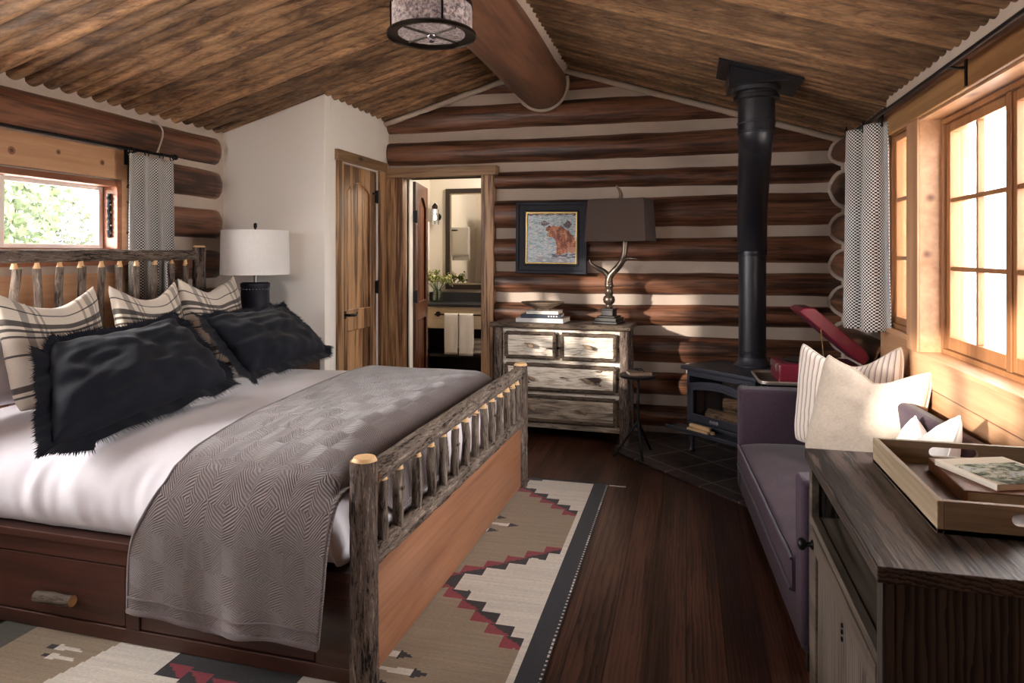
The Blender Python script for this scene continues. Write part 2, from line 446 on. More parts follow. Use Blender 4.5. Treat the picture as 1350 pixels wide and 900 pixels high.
# ---- wall_back
b = MB()
DW = (-2.33, -1.64, 0, 2.05)
wall_boxes(b, 'X', YB, YB+.12, -2.6, 1.3, 0, 3.0, [DW], 0)
CZ = [.018, .26, .513, .80, 1.045, 1.30, 1.575, 1.895, 2.12, 2.40, 2.69, 3.0]
for k in range(len(CZ)-1):
    z0, z1 = CZ[k]+.036, CZ[k+1]-.036
    if k >= 8: log_strip(b, 'X', CX+.005, 1.1, z0, z1, YB, -1, .08, 20+k, 1)
    else: log_strip(b, 'X', -1.535, 1.1, z0, z1, YB, -1, .08, 20+k, 1)
# caulk bead where the gable meets the ceiling
for xa, xb in ((CX, XM-.17), (XM+.17, XR)):
    b.tube([(lerp(xa, xb, i/30), 5.392+.006*nz(i*.5, 1, 0), zc(lerp(xa, xb, i/30))-.045-(.018 if xa < XM else 0)) for i in range(31)], .024, 8, 0, .25, 6, jf=14)
struct(b.build('wall_back', [CHINK, LOGX], smooth=50))

# ---- wall_right : logs in the far corner, pine-panelled window wall nearer
b = MB()
RP = 1.05
W2 = (3.70, 4.04, 1.01, 2.05); W3 = (2.2, 3.54, .945, 2.02)
RZ = [.13, .40, .67, .93, 1.19, 1.455, 1.72, 2.03, 2.26]
b.box(XR+.03, XR+.2, 4.2, 5.6, 0, 2.75, 0)
for k in range(len(RZ)-1): log_strip(b, 'Y', 4.2, 5.46, RZ[k]+.03, RZ[k+1]-.03, XR+.03, -1, .095, 50+k, 1)
log_strip(b, 'Y', YF, 4.2, 2.125, 2.205, XR, -1, .05, 70, 1)
wall_boxes(b, 'Y', XR, XR+.17, YF-.1, 4.2, 2.08, 2.75, [], 0)
def rsurf(z):                                     # inner face of the corner logs
    for k in range(len(RZ)-1):
        if RZ[k]+.03 <= z <= RZ[k+1]-.03:
            s = (z-(RZ[k]+RZ[k+1])/2)/((RZ[k+1]-RZ[k])/2-.03); return XR+.03-.08*math.sqrt(max(0, 1-s*s))
    return XR+.03
def bsurf(z):
    for k in range(len(CZ)-1):
        a, c = CZ[k]+.036, CZ[k+1]-.036
        if a <= z <= c:
            s = (z-(a+c)/2)/((c-a)/2); return YB-.065*math.sqrt(max(0, 1-s*s))
    return YB
b.tube([(rsurf(z)-.004, bsurf(z)-.004, z) for z in [.02+i*.0155 for i in range(145)]], .017, 8, 0, .15, 9, jf=12)
wall_boxes(b, 'Y', RP, XR+.17, YF-.1, 4.2, 0, 2.08, [W2, W3], 2)
for z in (.27, .53, .80): b.box(RP-.0015, RP, YF, 4.2, z, z+.004, 3)
struct(b.build('wall_right', [CHINK, LOGY, PINE_Y, LOGY], smooth=50))
b = MB(); b.box(RP-.022, RP, YF, 4.2, 2.03, 2.135); struct(b.build('trim_2', wood('header_pine', '#7d5430', '#b88c5e', 'Y', .6, .5, .3, .15), smooth=0, bevel=.004))
b = MB(); b.box(RP-.012, RP, 3.54, 3.70, .945, 2.03); struct(b.build('trim_3', PINE_Z, smooth=0, bevel=.003))
b = MB(); b.box(RP-.022, RP+.12, 2.15, 3.55, .925, .947); struct(b.build('trim_4', PINE_Y, smooth=0, bevel=.004))
b = MB(); b.box(RP-.02, RP+.04, 3.66, 4.10, .985, 1.012); struct(b.build('trim_5', PINE_Y, smooth=0, bevel=.004))

def right_window(name, y0, y1, z0, z1, xp, leaves, rows, cols, fw=.04, bottom=.055):
    rt = bpy.data.objects.new(name, None); C.objects.link(rt); rt.location = (xp, (y0+y1)/2, z0); struct(rt)
    b = MB(); frame_rects(b, 'Y', xp-.035, xp+.05, y0, y1, z0, z1, .022); W(b, 'window_frame', SASH, rt, smooth=0, bevel=.003)
    ya, yb = y0+.022, y1-.022; n = leaves; lw = (yb-ya)/n
    for k in range(n):
        a0, a1 = ya+k*lw+.004, ya+(k+1)*lw-.004
        b = MB(); frame_rects(b, 'Y', xp-.02, xp+.02, a0, a1, z0+.024, z1-.024, fw, 0, bottom)
        g0, g1, h0, h1 = a0+fw, a1-fw, z0+.024+bottom, z1-.024-fw
        for c in range(1, cols): y = lerp(g0, g1, c/cols); b.box(xp-.014, xp+.012, y-.009, y+.009, h0, h1)
        for r in range(1, rows): z = lerp(h0, h1, r/rows); b.box(xp-.0145, xp+.0125, g0, g1, z-.010, z+.010)
        W(b, 'sash', SASH, rt, smooth=0, bevel=.003)
        b = MB(); b.box(xp-.002, xp+.002, g0-.005, g1+.005, h0-.005, h1+.005); W(b, 'pane', GLASS, rt, smooth=0)
        if k: 
            b = MB(); b.box(xp-.028, xp-.02, a0-.022, a0+.014, z0+.022, z1-.022); W(b, 'stop_strip', SASH, rt, smooth=0, bevel=.002)
right_window('window_3', 2.205, 3.535, .947, 2.015, 1.17, 2, 3, 2)
right_window('window_2', 3.705, 4.035, 1.015, 2.045, 1.09, 1, 3, 1, .03, .035)

# ---- wall behind the viewer, with an unseen window added for the low sun
b = MB()
WR = (-3.2, -2.1, 1.75, 2.30)
wall_boxes(b, 'X', YF-.15, YF, -3.6, 1.4, 0, 3.1, [WR], 0)
struct(b.build('wall_rear', PINE_Z, smooth=0))
rt = bpy.data.objects.new('added_window_5', None); C.objects.link(rt); rt.location = (-2.35, YF, 1.62); struct(rt)
b = MB(); frame_rects(b, 'X', YF-.12, YF+.02, *WR, .04); b.box(-2.67, -2.63, YF-.1, YF-.04, 1.75, 2.30); W(b, 'window_frame', REDWOOD, rt, smooth=0)
b = MB(); b.box(-3.16, -2.14, YF-.07, YF-.065, 1.79, 2.26); W(b, 'pane', GLASS, rt, smooth=0)

# ---- doorways -----------------------------------------------------------------
ZB = 2.14
b = MB()                                                     # closet casing (on the side of the white block)
b.box(CX-.005, CX+.02, 4.545, 4.635, 0, 2.095); b.box(CX-.005, CX+.02, 5.255, 5.385, 0, 2.095)
b.box(CX-.005, CX+.03, 4.53, 5.39, 2.095, 2.175, 1)
struct(b.build('trim_6', [ALDER, ALDER_Y], smooth=0, bevel=.004))
b = MB()                                                     # bathroom casing
b.box(CX+.004, DW[0], YB-.085, YB+.12, 0, 2.05); b.box(DW[1], -1.535, YB-.085, YB+.12, 0, 2.05)
b.box(CX+.004, -1.505, YB-.10, YB+.12, 2.05, 2.13, 1)
struct(b.build('trim_7', [ALDER, ALDER_X], smooth=0, bevel=.004))
b = MB(); b.box(CX+.0, CX+.012, YB-.098, YB-.084, 0, 2.13); b.box(DW[0], DW[0]+.012, YB+.03, YB+.10, 0, 2.05)
struct(b.build('trim_8', PLASTER, smooth=0))

def panel_door(root, w, h, th, mat, hinge_z=(), hinge_x=0):
    """door slab in local x (0..w) and z, facing -y, with an arched upper panel and a lower panel of vertical boards"""
    st = .105; zm0, zm1 = .80, .96
    n = 14
    arch = [(st + (w-2*st)*i/n, h-.20+.09*math.sin(PI*i/n)) for i in range(n+1)]
    b = MB()
    b.box(0, st, 0, th, 0, h); b.box(w-st, w, 0, th, 0, h); b.box(st, w-st, 0, th, 0, .22); b.box(st, w-st, 0, th, zm0, zm1)
    b.prism([(st, h), (st, arch[0][1])] + arch[1:-1] + [(w-st, arch[-1][1]), (w-st, h)], 0, th, 'Y')
    b.build('stile_frame', mat, root, smooth=30, bevel=.004)
    b = MB(); op = [(st, zm1)] + arch + [(w-st, zm1)]
    b.tube([(x, .004, z) for x, z in op + [op[0]]], .009, 8, caps=False)
    b.build('panel_moulding', mat, root, smooth=60)
    b = MB(); op = [(st, .22), (st, zm0), (w-st, zm0), (w-st, .22)]
    b.tube([(x, .004, z) for x, z in op + [op[0]]], .009, 8, caps=False)
    b.build('panel_moulding', mat, root, smooth=60)
    for z0, z1, ar in ((.20, zm0+.01, 0), (zm1-.01, h-.12, 1)):
        b = MB(); k = 4; pw = (w-2*st+.02)/k
        for i in range(k):
            x0 = st-.01+i*pw
            b.box(x0+.003, x0+pw-.003, .017, th-.017, z0, z1)
        b.build('panel', mat, root, smooth=0, bevel=.004)

def lever(root, x, z, sg, y):
    b = MB(); b.box(x-.024, x+.024, y-.008, y, z-.03, z+.03); b.build('rosette', IRON, root, smooth=0, bevel=.004)
    b = MB(); b.tube([(x, y-.005, z), (x, y-.05, z), (x+sg*.03, y-.058, z), (x+sg*.075, y-.055, z-.006), (x+sg*.115, y-.05, z+.012)], [.011, .011, .012, .010, .007], 10); b.build('lever_handle', IRON, root)

# closet door: local -y faces +X of the room
rt = bpy.data.objects.new('door_1', None); C.objects.link(rt); rt.location = (CX-.012, 4.642, .008); rt.rotation_euler = (0, 0, R(90)); struct(rt)
panel_door(rt, .605, 2.075, .04, ALDER)
lever(rt, .055, .93, 1, 0)
for z in (.25, 1.12, 1.87):
    b = MB(); b.box(.585, .625, -.012, .0, z-.05, z+.05); b.tube([(.607, -.014, z-.055), (.607, -.014, z+.055)], .008, 8); b.build('hinge', IRON, rt, smooth=30)
b = MB(); b.box(.54, .585, -.010, 0, 1.885, 1.90); b.build('hook', IRON, rt, smooth=0)
# bathroom door: swung into the bathroom
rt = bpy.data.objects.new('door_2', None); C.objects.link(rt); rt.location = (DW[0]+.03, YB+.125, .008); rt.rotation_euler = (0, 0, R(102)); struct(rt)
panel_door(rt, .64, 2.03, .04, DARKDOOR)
for z in (.25, 1.02, 1.72):
    b = MB(); b.box(-.02, .012, -.006, .046, z-.05, z+.05); b.tube([(-.012, -.008, z-.055), (-.012, -.008, z+.055)], .009, 8); b.build('hinge', IRON, rt, smooth=30)

# ---- bathroom shell
b = MB()
b.box(-3.05, -2.885, 5.6, 7.6, 0, 2.6); struct(b.build('wall_bath_left', CREAM, smooth=0))
b = MB(); b.box(-3.05, -.8, 7.45, 7.6, 0, 2.6); struct(b.build('wall_bath_back', CREAM, smooth=0))
b = MB(); b.box(-.95, -.8, 5.6, 7.6, 0, 2.6); struct(b.build('wall_bath_right', CREAM, smooth=0))
b = MB(); b.box(-3.05, -.8, 5.6, 7.6, 2.5, 2.6); struct(b.build('ceiling_bath', CREAM, smooth=0))
b = MB(); b.box(-3.05, -2.6, 5.55, 5.62, 0, 2.6); struct(b.build('wall_bath_front', CREAM, smooth=0))
# ------------------------------------------------------------------ BED (log frame over a drawer platform)
BX, BY, BR = -.985, 3.0, -1.2
bed = thing('log_bed', 'rustic bark-covered log bed with reddish drawer base, made up with white bedding', 'bed', (BX, BY, 0), BR)
def rough_log(p0, p1, r0, r1, n=16, seg=24, bend=.004, jit=.09, seed=0, mb=None, mi=0, capmi=1, dome=0, jf=14, fur=0, fax=2):
    mb = mb or MB(); p0, p1 = Vector(p0), Vector(p1); pts = []
    for i in range(seg+1):
        t = i/seg
        pts.append(p0.lerp(p1, t) + Vector((bend*nz(t*2.5, seed*3.3, 0), bend*nz(t*2.5, seed*1.3, 7), bend*nz(t*2.5, seed*2.1, 3))))
    mb.tube(pts, [lerp(r0, r1, i/seg) for i in range(seg+1)], n, mi, jit, seed, dome=dome, jf=jf, capmi=capmi, fur=fur, fax=fax)
    return mb
def post(name, x, y, z, r, seed, z0=.0125):
    m = rough_log((x, y, z0), (x, y, z), r*1.03, r*.96, 56, 130, .005, .05, seed, jf=16, fur=.11)
    m.tube([(x, y, z-.002), (x, y, z+.012)], [r*.93, r*.78], 20, 1, .03, seed, capmi=1)
    return m.build(name, [BARK, TENON], bed, smooth=60)
post('foot_post', 0, -.985, .735, .045, 1); post('foot_post', 0, .985, .735, .043, 2)
# footboard rails
rough_log((0, -.95, .675), (0, .95, .70), .038, .036, 40, 160, .008, .06, 3, jf=16, fur=.09, fax=1).build('foot_rail', [BARK_Y, TENON], bed, smooth=60)
rough_log((0, -.95, .405), (0, .95, .405), .034, .032, 40, 160, .006, .06, 4, jf=16, fur=.10, fax=1).build('foot_rail', [BARK_Y, TENON], bed, smooth=60)
ys = [-.862, -.735, -.572, -.435, -.30, -.16, -.018, .122, .256, .392, .538, .672, .79, .885]
for k, y in enumerate(ys):
    r = .0185 + .003*rnd.random(); q = .010*(rnd.random()-.5)
    m = rough_log((.004, y+q, .432), (.004, y, .638), r, r*.92, 20, 40, .006, .07, 30+k, jf=22, fur=.05)
    m.tube([(.004, y, .632), (.004, y, .655), (.004, y, .668)], [r*.86, r*.55, r*.42], 12, 1, .08, k)
    m.tube([(.004, y+q, .44), (.004, y+q, .418)], [r*.9, r*.5], 12, 1, .08, k+50)
    if k in (1, 5, 9): m.tube([(.012, y, .56), (.028, y-.012, .575)], [.009, .005], 8, 0)
    m.build('spindle', [BARK_S, TENON], bed, smooth=60)
b = MB(); b.box(-.03, .012, -.945, .945, .02, .385); b.build('foot_panel', CHERRY_Y, bed, smooth=0, bevel=.004)
# headboard
HX = -2.14
for sy, sd in ((-.97, 5), (.80, 6)): post('head_post', HX, sy, 1.445, .041, sd)
rough_log((HX, -.94, 1.392), (HX, .77, 1.395), .034, .031, 36, 150, .014, .06, 7, jf=16, fur=.09, fax=1).build('head_rail', [BARK_Y, TENON], bed, smooth=60)
rough_log((HX, -.94, .62), (HX, .77, .62), .032, .032, 16, 40, .008, .12, 8).build('head_rail', [BARK_Y, TENON], bed, smooth=60)
hy = [2.08, 2.20, 2.34, 2.465, 2.594, 2.712, 2.839, 2.966, 3.097, 3.221, 3.343, 3.483, 3.621, 3.74]
for k, y in enumerate(hy):
    yy = (y - BY)*.985 - .055; r = .017+.004*rnd.random()
    m = rough_log((HX, yy, .64), (HX, yy+.01*(rnd.random()-.5), 1.335), r*1.08, r, 14, 24, .014, .12, 60+k, jf=16)
    m.tube([(HX, yy, 1.328), (HX, yy, 1.35), (HX, yy, 1.37)], [r*.9, r*.6, r*.5], 12, 1, .08, k)
    m.build('spindle', [BARK_S, TENON], bed, smooth=60)
# platform with drawers
b = MB()
b.box(-2.15, -.03, -.975, .99, .02, .368)
b.box(-2.15, -.03, -1.0, -.972, .285, .372); b.box(-2.15, -.03, -1.0, -.972, .0125, .062)
for x0, x1 in ((-2.15, -1.64), (-.935, -.875), (-.17, -.03)): b.box(x0, x1, -1.0, -.972, .062, .285)
b.box(-2.15, -.03, -1.012, -.96, .345, .374)
b.build('drawer_platform', CHERRY, bed, smooth=0, bevel=.003)
for x0, x1, hx in ((-1.635, -.94, -1.235), (-.87, -.175, -.5)):
    b = MB(); b.box(x0, x1, -.996, -.976, .067, .280); d = b.build('drawer', CHERRY, bed, smooth=0, bevel=.003)
    m = rough_log((hx-.085, -1.018, .137), (hx+.085, -1.018, .140), .021, .020, 14, 14, .004, .16, 81, jf=22)
    for q in (-.06, .06): m.tube([(hx+q, -.99, .138), (hx+q, -1.015, .138)], .008, 8)
    m.build('twig_handle', [bark('twig_bark', '#3c332c', '#6e6258', 'X'), TENON], d, smooth=60)

# ------------------------------------------------------------------ MATTRESS, DUVET, COVERLET
BL = Matrix.Translation((BX, BY, 0)) @ Matrix.Rotation(R(BR), 4, 'Z')
def onbed(o): o.location = (BX, BY, 0); o.rotation_euler = (0, 0, R(BR)); return o
def rbox(x0, x1, y0, y1, z0, z1, r, n=6):
    P = []
    return None
b = MB(); b.box(-2.04, -.2, -.90, .90, .375, .55)
tag(onbed(b.build('mattress', plain('ticking', '#e9e4e0', .9), smooth=40, bevel=.05, seg=4)), 'thick mattress under the white duvet on the log bed', 'mattress')

DUV = [(-.96, .378), (-1.005, .42), (-1.03, .49), (-1.015, .575), (-.95, .64), (-.82, .675), (-.5, .695), (0, .70), (.5, .695), (.82, .675), (.95, .64), (1.015, .575), (1.03, .49), (1.005, .42), (.96, .378)]
def xfall(x):                                    # soft rounding of the foot end
    return 1.0 if x < -.28 else math.sqrt(max(0, 1-((x+.28)/.20)**2))
NU, NV = 140, 150
cs = catmull(DUV, NV); P = []; U = []
for i in range(NU+1):
    x = lerp(-2.06, -.082, i/NU); f = xfall(x); row = []; ur = []
    for j, (y, z) in enumerate(cs):
        zz = .378 + (z-.378)*(.12+.88*f)
        yy = y*(1-.02*(1-f))
        side = max(0, min(1, (abs(y)-.9)/.1))
        w = .012*nz(x*2.2, y*2.2, 1) + .006*nz(x*5, y*5, 4)
        w += side*(.014*nz(x*9, z*3, 2) + .010*nz(x*17, z*5, 6))
        zz += w*(1-.5*side)*(1 if zz > .40 else 0)
        yy += (1 if y > 0 else -1)*side*(w*1.1)
        row.append((x, yy, max(zz, .377))); ur.append((x, j/NV*2.6))
    P.append(row); U.append(ur)
b = MB(); b.grid(P, 0, U)
b.add(P[0], [list(range(NV))]); b.add(P[-1], [list(range(NV))])
LINEN = fabric('white_linen', '#dcd6dc', .85, 300, .04, .12, .03)
tag(onbed(b.build('duvet', LINEN, smooth=60)), 'puffy white duvet spread over the whole log bed', 'duvet')

# quilted taupe coverlet: zigzag relief
t = NT('coverlet'); uv = t.sep(t.uvc()); u, v = uv[0], uv[1]
big = t.math('PINGPONG', t.math('ADD', v, t.math('MULTIPLY', t.math('PINGPONG', u, .045), .35)), .145)
ph = t.math('ADD', t.math('PINGPONG', u, .075), big)
wv = t.math('SINE', t.math('MULTIPLY', ph, 2*PI/.0125))
brk = t.noise(t.uvc(), 90, 2)
hgt = t.math('ADD', t.math('MULTIPLY', wv, .5), t.math('MULTIPLY', brk, .9))
cc = t.mix(t.ramp(hgt, [(.2, 0.0), (.95, 1.0)]), '#5b4f50', '#766a69')
cc = t.mix(t.math('MULTIPLY', t.noise(t.uvc(), 300, 2), .35), cc, '#8b807e')
t.P(Base_Color=cc, Roughness=.92, Specular_IOR_Level=.15, Sheen_Weight=.35); t.bump(hgt, .5, .005)
COVER = t.mat
HEM = fabric('coverlet_hem', '#665a5b', .92, 200, .2, .4)
COV = [(-1.048, .0), (-1.052, .10), (-1.056, .2), (-1.06, .32), (-1.066, .43), (-1.062, .52), (-1.035, .605), (-.96, .667), (-.82, .699), (-.5, .718), (0, .723), (.5, .718), (.82, .698), (.95, .662), (1.035, .59), (1.055, .5), (1.06, .4), (1.056, .28), (1.05, .18)]
NV = 170; cs = catmull(COV, NV); NU = 90
def cov_point(i, j, off=0, drop=0):
    y, z = cs[j]; t_ = j/(NV-1)
    near = max(0, min(1, (.62-z)/.62)) if y < 0 else 0
    # edges of the sheet along the bed
    xl = lerp(-.71, -.93, max(0, (y+.95)/1.95)) if y > -.95 else lerp(-.71, -.82, math.sin(min(1, near*1.7)*PI/2))
    xr = lerp(-.058, -.105, near) if y < 0 else -.10
    x = lerp(xl, xr, i/NU)
    zb = lerp(.178, .160, i/NU) + .006*math.sin(i/NU*9+.5) if y < 0 else 0
    if y < 0 and z < .5: z = zb + (z)*(.5-zb)/.5
    f = 1 - (1-xfall(x))*max(0, min(1, (y+1.05)/.45))
    if y > -1.03 and z > .55: z = .378+(z-.378)*(.12+.88*f) + .004
    if z < .60 and y < 0:
        fold = -.010*(1+math.sin(x*17+1.2))*near - .006*(1+math.sin(x*31+.4+z*3))*near*near
        y += fold - .012*near - .010*min(1, (.62-z)/.1)
    z += .010 + .008*nz(x*3, y*3, 11)
    if y < -.98: y -= .012
    if y > .9: y += .022 + (.010*nz(x*2.2, y*2.2, 1) + .005*nz(x*5, y*5, 4) if z > .62 else 0)
    return (x, y - off if y < 0 and z < .6 else y, z + (off if z >= .6 else 0) - drop)
P = []; U = []
L = [0]
for j in range(1, NV): L.append(L[-1] + math.dist(cs[j], cs[j-1]))
for i in range(NU+1):
    P.append([cov_point(i, j) for j in range(NV)]); U.append([(P[-1][j][0], L[j]) for j in range(NV)])
b = MB(); b.grid(P, 0, U)
cov = tag(onbed(b.build('coverlet', COVER, smooth=60, solid=.012)), 'taupe quilted zigzag coverlet folded across the foot of the bed', 'bedspread')
b = MB()                                        # stitched hem and the under layer that peeps out
for i0, off in ((0, .0),):
    pts = [Vector(cov_point(i, 0)) for i in range(NU+1)]
    b.tube([p + Vector((0, -.004, .004)) for p in pts], .010, 8, 0, .2, 3)
    b.tube([p + Vector((0, -.007, .05)) for p in pts], .0045, 6, 0)
pts = [Vector(cov_point(0, j)) for j in range(0, NV, 2)]; b.tube(pts, .009, 8, 0, .15, 4)
b.build('hem', HEM, cov, smooth=60)
b = MB(); P = []
for i in range(20, 62):
    s = math.sin(PI*(i-20)/41)
    p = Vector(cov_point(i, 0)); P.append([p + Vector((0, .022, .08)), p + Vector((0, .020, .0)), p + Vector((0, .018, -.026*s))])
b.grid(P); b.build('under_layer', HEM, cov, smooth=60, solid=.006)

# ------------------------------------------------------------------ PILLOWS
def pillow_mesh(w, h, t, pinch=.05, chop=0.0, seed=0, n=34, wr=.010, sag=.15, tight=.45, ear=1.7, taper=0, shear=0, rc=.05):
    mb = MB(); vs = []; uv = []
    def pt(u, v, s):
        x = u*(w/2)*(1 - pinch*(1-v*v)**1.0)*(1-taper*v)*(1-rc*abs(u*v)**5) + shear*v; z = (v*(h/2))*(1 - pinch*(1-u*u))*(1-rc*abs(u*v)**5)
        if chop: z -= chop*max(0, 1-abs(u)**ear)*max(0, (v+.6)/1.6)**1.5*(1+.35*nz(u*1.3, seed, 5))
        pr = ((1-abs(u)**2.6)*(1-abs(v)**2.6))**tight
        y = s*t/2*pr*(1 - sag*v)
        k = wr*(.35+.65*pr)
        y += s*k*(nz(u*2.3+seed, v*2.3, s*2) + .6*nz(u*5+seed, v*5, s*3)) * (1 if pr > .01 else .3)
        edge = max(abs(u), abs(v))**5
        y += edge*.5*wr*nz(u*3, v*3, seed+9)
        return (x, y, z + h/2)
    idx = {}
    for s in (-1, 1):
        for i in range(n+1):
            for j in range(n+1):
                bd = i in (0, n) or j in (0, n)
                if s == 1 and bd: idx[(s, i, j)] = idx[(-1, i, j)]; continue
                u = math.sin((i/n-.5)*PI)*.5 + (i/n*2-1)*.5; v = math.sin((j/n-.5)*PI)*.5 + (j/n*2-1)*.5
                p = pt(u, v, s if not bd else 0) if not bd else pt(u, v, -.0001)
                idx[(s, i, j)] = len(vs); vs.append(p); uv.append((u*w/2, v*h/2))
    fs = []
    for s in (-1, 1):
        for i in range(n):
            for j in range(n):
                q = [idx[(s, i, j)], idx[(s, i+1, j)], idx[(s, i+1, j+1)], idx[(s, i, j+1)]]
                fs.append(q if s == -1 else q[::-1])
    mb.add(vs, fs, 0, uv)
    ring = [idx[(-1, i, 0)] for i in range(n)] + [idx[(-1, n, j)] for j in range(n)] + [idx[(-1, i, n)] for i in range(n, 0, -1)] + [idx[(-1, 0, j)] for j in range(n, 0, -1)]
    mb.ring = [Vector(vs[k]) for k in ring]
    return mb
def pillow(name, label, mat, w, h, t, loc, rot, group=None, pipe=None, **k):
    mb = pillow_mesh(w, h, t, **k)
    o = mb.build(name, mat, None, smooth=80, loc=loc, rot=tuple(R(a) for a in rot))
    o.rotation_mode = 'XYZ'
    tag(o, label, 'pillow', group)
    if pipe:
        p = MB(); r = mb.ring; p.tube(r + [r[0]], pipe[1], 8, 0, caps=False); p.build('piping', pipe[0], o, smooth=60)
    return o, mb

# plaid linen squares along the headboard
t = NT('plaid'); uv = t.sep(t.uvc())
def bands(c, lst):
    acc = None
    for x0, hw in lst:
        m = t.math('COMPARE', c, x0, hw)
        acc = m if acc is None else t.math('MAXIMUM', acc, m)
    return acc
ba = bands(uv[0], [(-.175, .016), (-.125, .007), (-.10, .005), (.175, .016), (.125, .007), (.21, .004)])
bb = bands(uv[1], [(.125, .015), (.088, .007), (.056, .005), (-.03, .005), (-.18, .014), (-.215, .005), (.20, .004)])
ns = t.noise(t.uvc(), 230, 2)
base = t.mix(ns, '#d3c6b6', '#e8ddcf')
c1 = t.mix(t.math('MULTIPLY', ba, .55), base, '#4b4341'); c2 = t.mix(t.math('MULTIPLY', bb, .9), c1, '#3a3334')
t.P(Base_Color=c2, Roughness=.9, Specular_IOR_Level=.15, Sheen_Weight=.3); t.bump(ns, .25, .003)
PLAID = t.mat
pl = [('cream plaid pillow with dark bands, next to the plain white pillow at the headboard', -2.86, 2.545, 90),
      ('cream plaid pillow with dark bands, the middle one of three along the headboard', -2.86, 3.135, 91),
      ('cream plaid pillow with dark bands beside the white lampshade, farthest along the headboard', -2.86, 3.655, 91)]
for k, (lb, x, y, a) in enumerate(pl):
    pillow('plaid_pillow', lb, PLAID, (.52, .475, .52)[k], (.555, .555, .575)[k], .16, (x+.10, y, .715), (-14, 0, a), 'plaid pillows along the headboard', chop=.095, seed=k*5+1, pinch=.05, sag=.25, taper=-.05)
pillow('white_pillow', 'plain white sleeping pillow standing at the near end of the headboard behind the plaid pillow', LINEN, .66, .46, .12, (-2.93, 2.20, .725), (-8, 0, 88), seed=31, chop=.03)
# navy shams with a frayed flange
NAVY = fabric('navy_linen', '#151722', .85, 240, .2, .3, .2, .06)
def sham(label, w, h, loc, rot, seed, taper=0, shear=0):
    o, mb = pillow('navy_sham', label, NAVY, w, h, .19, loc, rot, 'navy fringed shams', seed=seed, pinch=.035, wr=.034, sag=.35, chop=.02, tight=.5, taper=taper, shear=shear)
    b = MB(); ring = mb.ring; m = len(ring); rr = random.Random(seed)
    cen = Vector((0, 0, h/2))
    # continuous ruffled flange, then ragged threads beyond it
    inner = []; outer = []; N = m*4
    for k in range(N):
        q = k/4; a, bq = ring[int(q) % m], ring[(int(q)+1) % m]; p = a.lerp(bq, q-int(q))
        d = Vector((p.x/(w/2), 0, (p.z-h/2)/(h/2)))
        e = Vector((math.copysign(abs(d.x)**6, d.x), 0, math.copysign(abs(d.z)**6, d.z)))
        e = e.normalized() if e.length > 1e-6 else d.normalized()
        L_ = .034 + (.04 if e.x < -.6 else 0) + .012*nz(k*.06, seed, 0)
        wv_ = Vector((0, .006*math.sin(k*.16+seed) + .012*nz(k*.05, seed, 3) - .010, 0))
        inner.append(p - e*.012); outer.append(p + e*L_ + wv_ + Vector((0, 0, -.012)))
    P = [[inner[k], inner[k].lerp(outer[k], .5) + Vector((0, .003*math.sin(k*.5), 0)), outer[k]] for k in range(N)]
    b.grid(P, 0, cu=True)
    for k in range(0, N):
        for s_ in range(2):
            p = outer[k].lerp(outer[(k+1) % N], s_*.5); d = (outer[k]-inner[k]).normalized()
            l = .010+.022*rr.random(); sx = Vector((d.z, 0, -d.x))*.0022
            tip = p + d*l + Vector((rr.uniform(-1, 1), rr.uniform(-1, 1), rr.uniform(-1, .3)))*.006
            b.add([p-sx, p+sx, tip], [(0, 1, 2)])
    b.build('fringe', NAVY, o, smooth=60)
    return o
sham('larger navy pillow with frayed edges on the near half of the bed', .90, .46, (-2.19, 2.53, .745), (-47, -3, 92), 3, .16, .09)
sham('navy pillow with frayed edges on the far half of the bed, toward the white lamp', .84, .43, (-2.25, 3.575, .765), (-46, 0, 92), 12, .05, .0)
# ------------------------------------------------------------------ DRESSER (birch-bark fronts, twig frames)
DX, DY, DR = -.915, 5.015, -2.5
t = NT('birch_bark'); o = t.obj()
f1 = t.noise(t.mapv(o, (5, 5, 26)), 1, 6, .65, .6); f2 = t.noise(t.mapv(o, (10, 10, 130)), 1, 3, .6); f3 = t.noise(t.mapv(o, (2.5, 2.5, 5)), 1, 3)
cc = t.ramp(f2, [(.38, '#b9aa98'), (.52, '#e9ded0'), (.8, '#f3ebdf')])
pt_ = t.math('ADD', t.math('MULTIPLY', f1, .6), t.math('MULTIPLY', f3, .4))
cc = t.mix(t.ramp(pt_, [(.575, 0.0), (.61, 1.0)]), cc, '#4a3c34')
cc = t.mix(t.ramp(t.vor(t.mapv(o, (9, 9, 34)), 1), [(.03, 1.0), (.10, 0.0)]), cc, '#5a4a40')
t.P(Base_Color=cc, Roughness=.7, Specular_IOR_Level=.3); t.bump(f1, .3, .006)
BIRCH = t.mat
t = NT('birch_shaded'); o = t.obj(); f1 = t.noise(t.mapv(o, (4, 4, 40)), 1, 6, .7, .6)  # darker birch copy: dimmer light low on the dresser put into the colour
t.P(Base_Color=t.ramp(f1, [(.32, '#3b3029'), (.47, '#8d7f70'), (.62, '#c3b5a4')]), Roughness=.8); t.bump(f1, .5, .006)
BIRCH_SHADED = t.mat
TWIG = bark('twig_dark', '#241c17', '#6a5c50', 'X', 1.3, .8)
DTOP = wood('dresser_top', '#33261f', '#75655a', 'X', 1.0, .55, .2, .4)
dr = thing('birch_dresser', 'rustic dresser with white birch-bark drawer fronts and dark twig frames against the log wall', 'dresser', (DX, DY, 0), DR)
w2 = .515; D = .315
b = MB(); P = []
b.box(-w2-.015, w2+.015, -.03, D+.01, .845, .882)
b.build('top', DTOP, dr, smooth=0, bevel=.006)
b = MB(); rough_log((-w2-.015, -.03, .864), (w2+.015, -.03, .864), .021, .021, 12, 40, .003, .16, 5, b, 0, 0, jf=20); b.build('edge_twig', TWIG, dr, smooth=60)
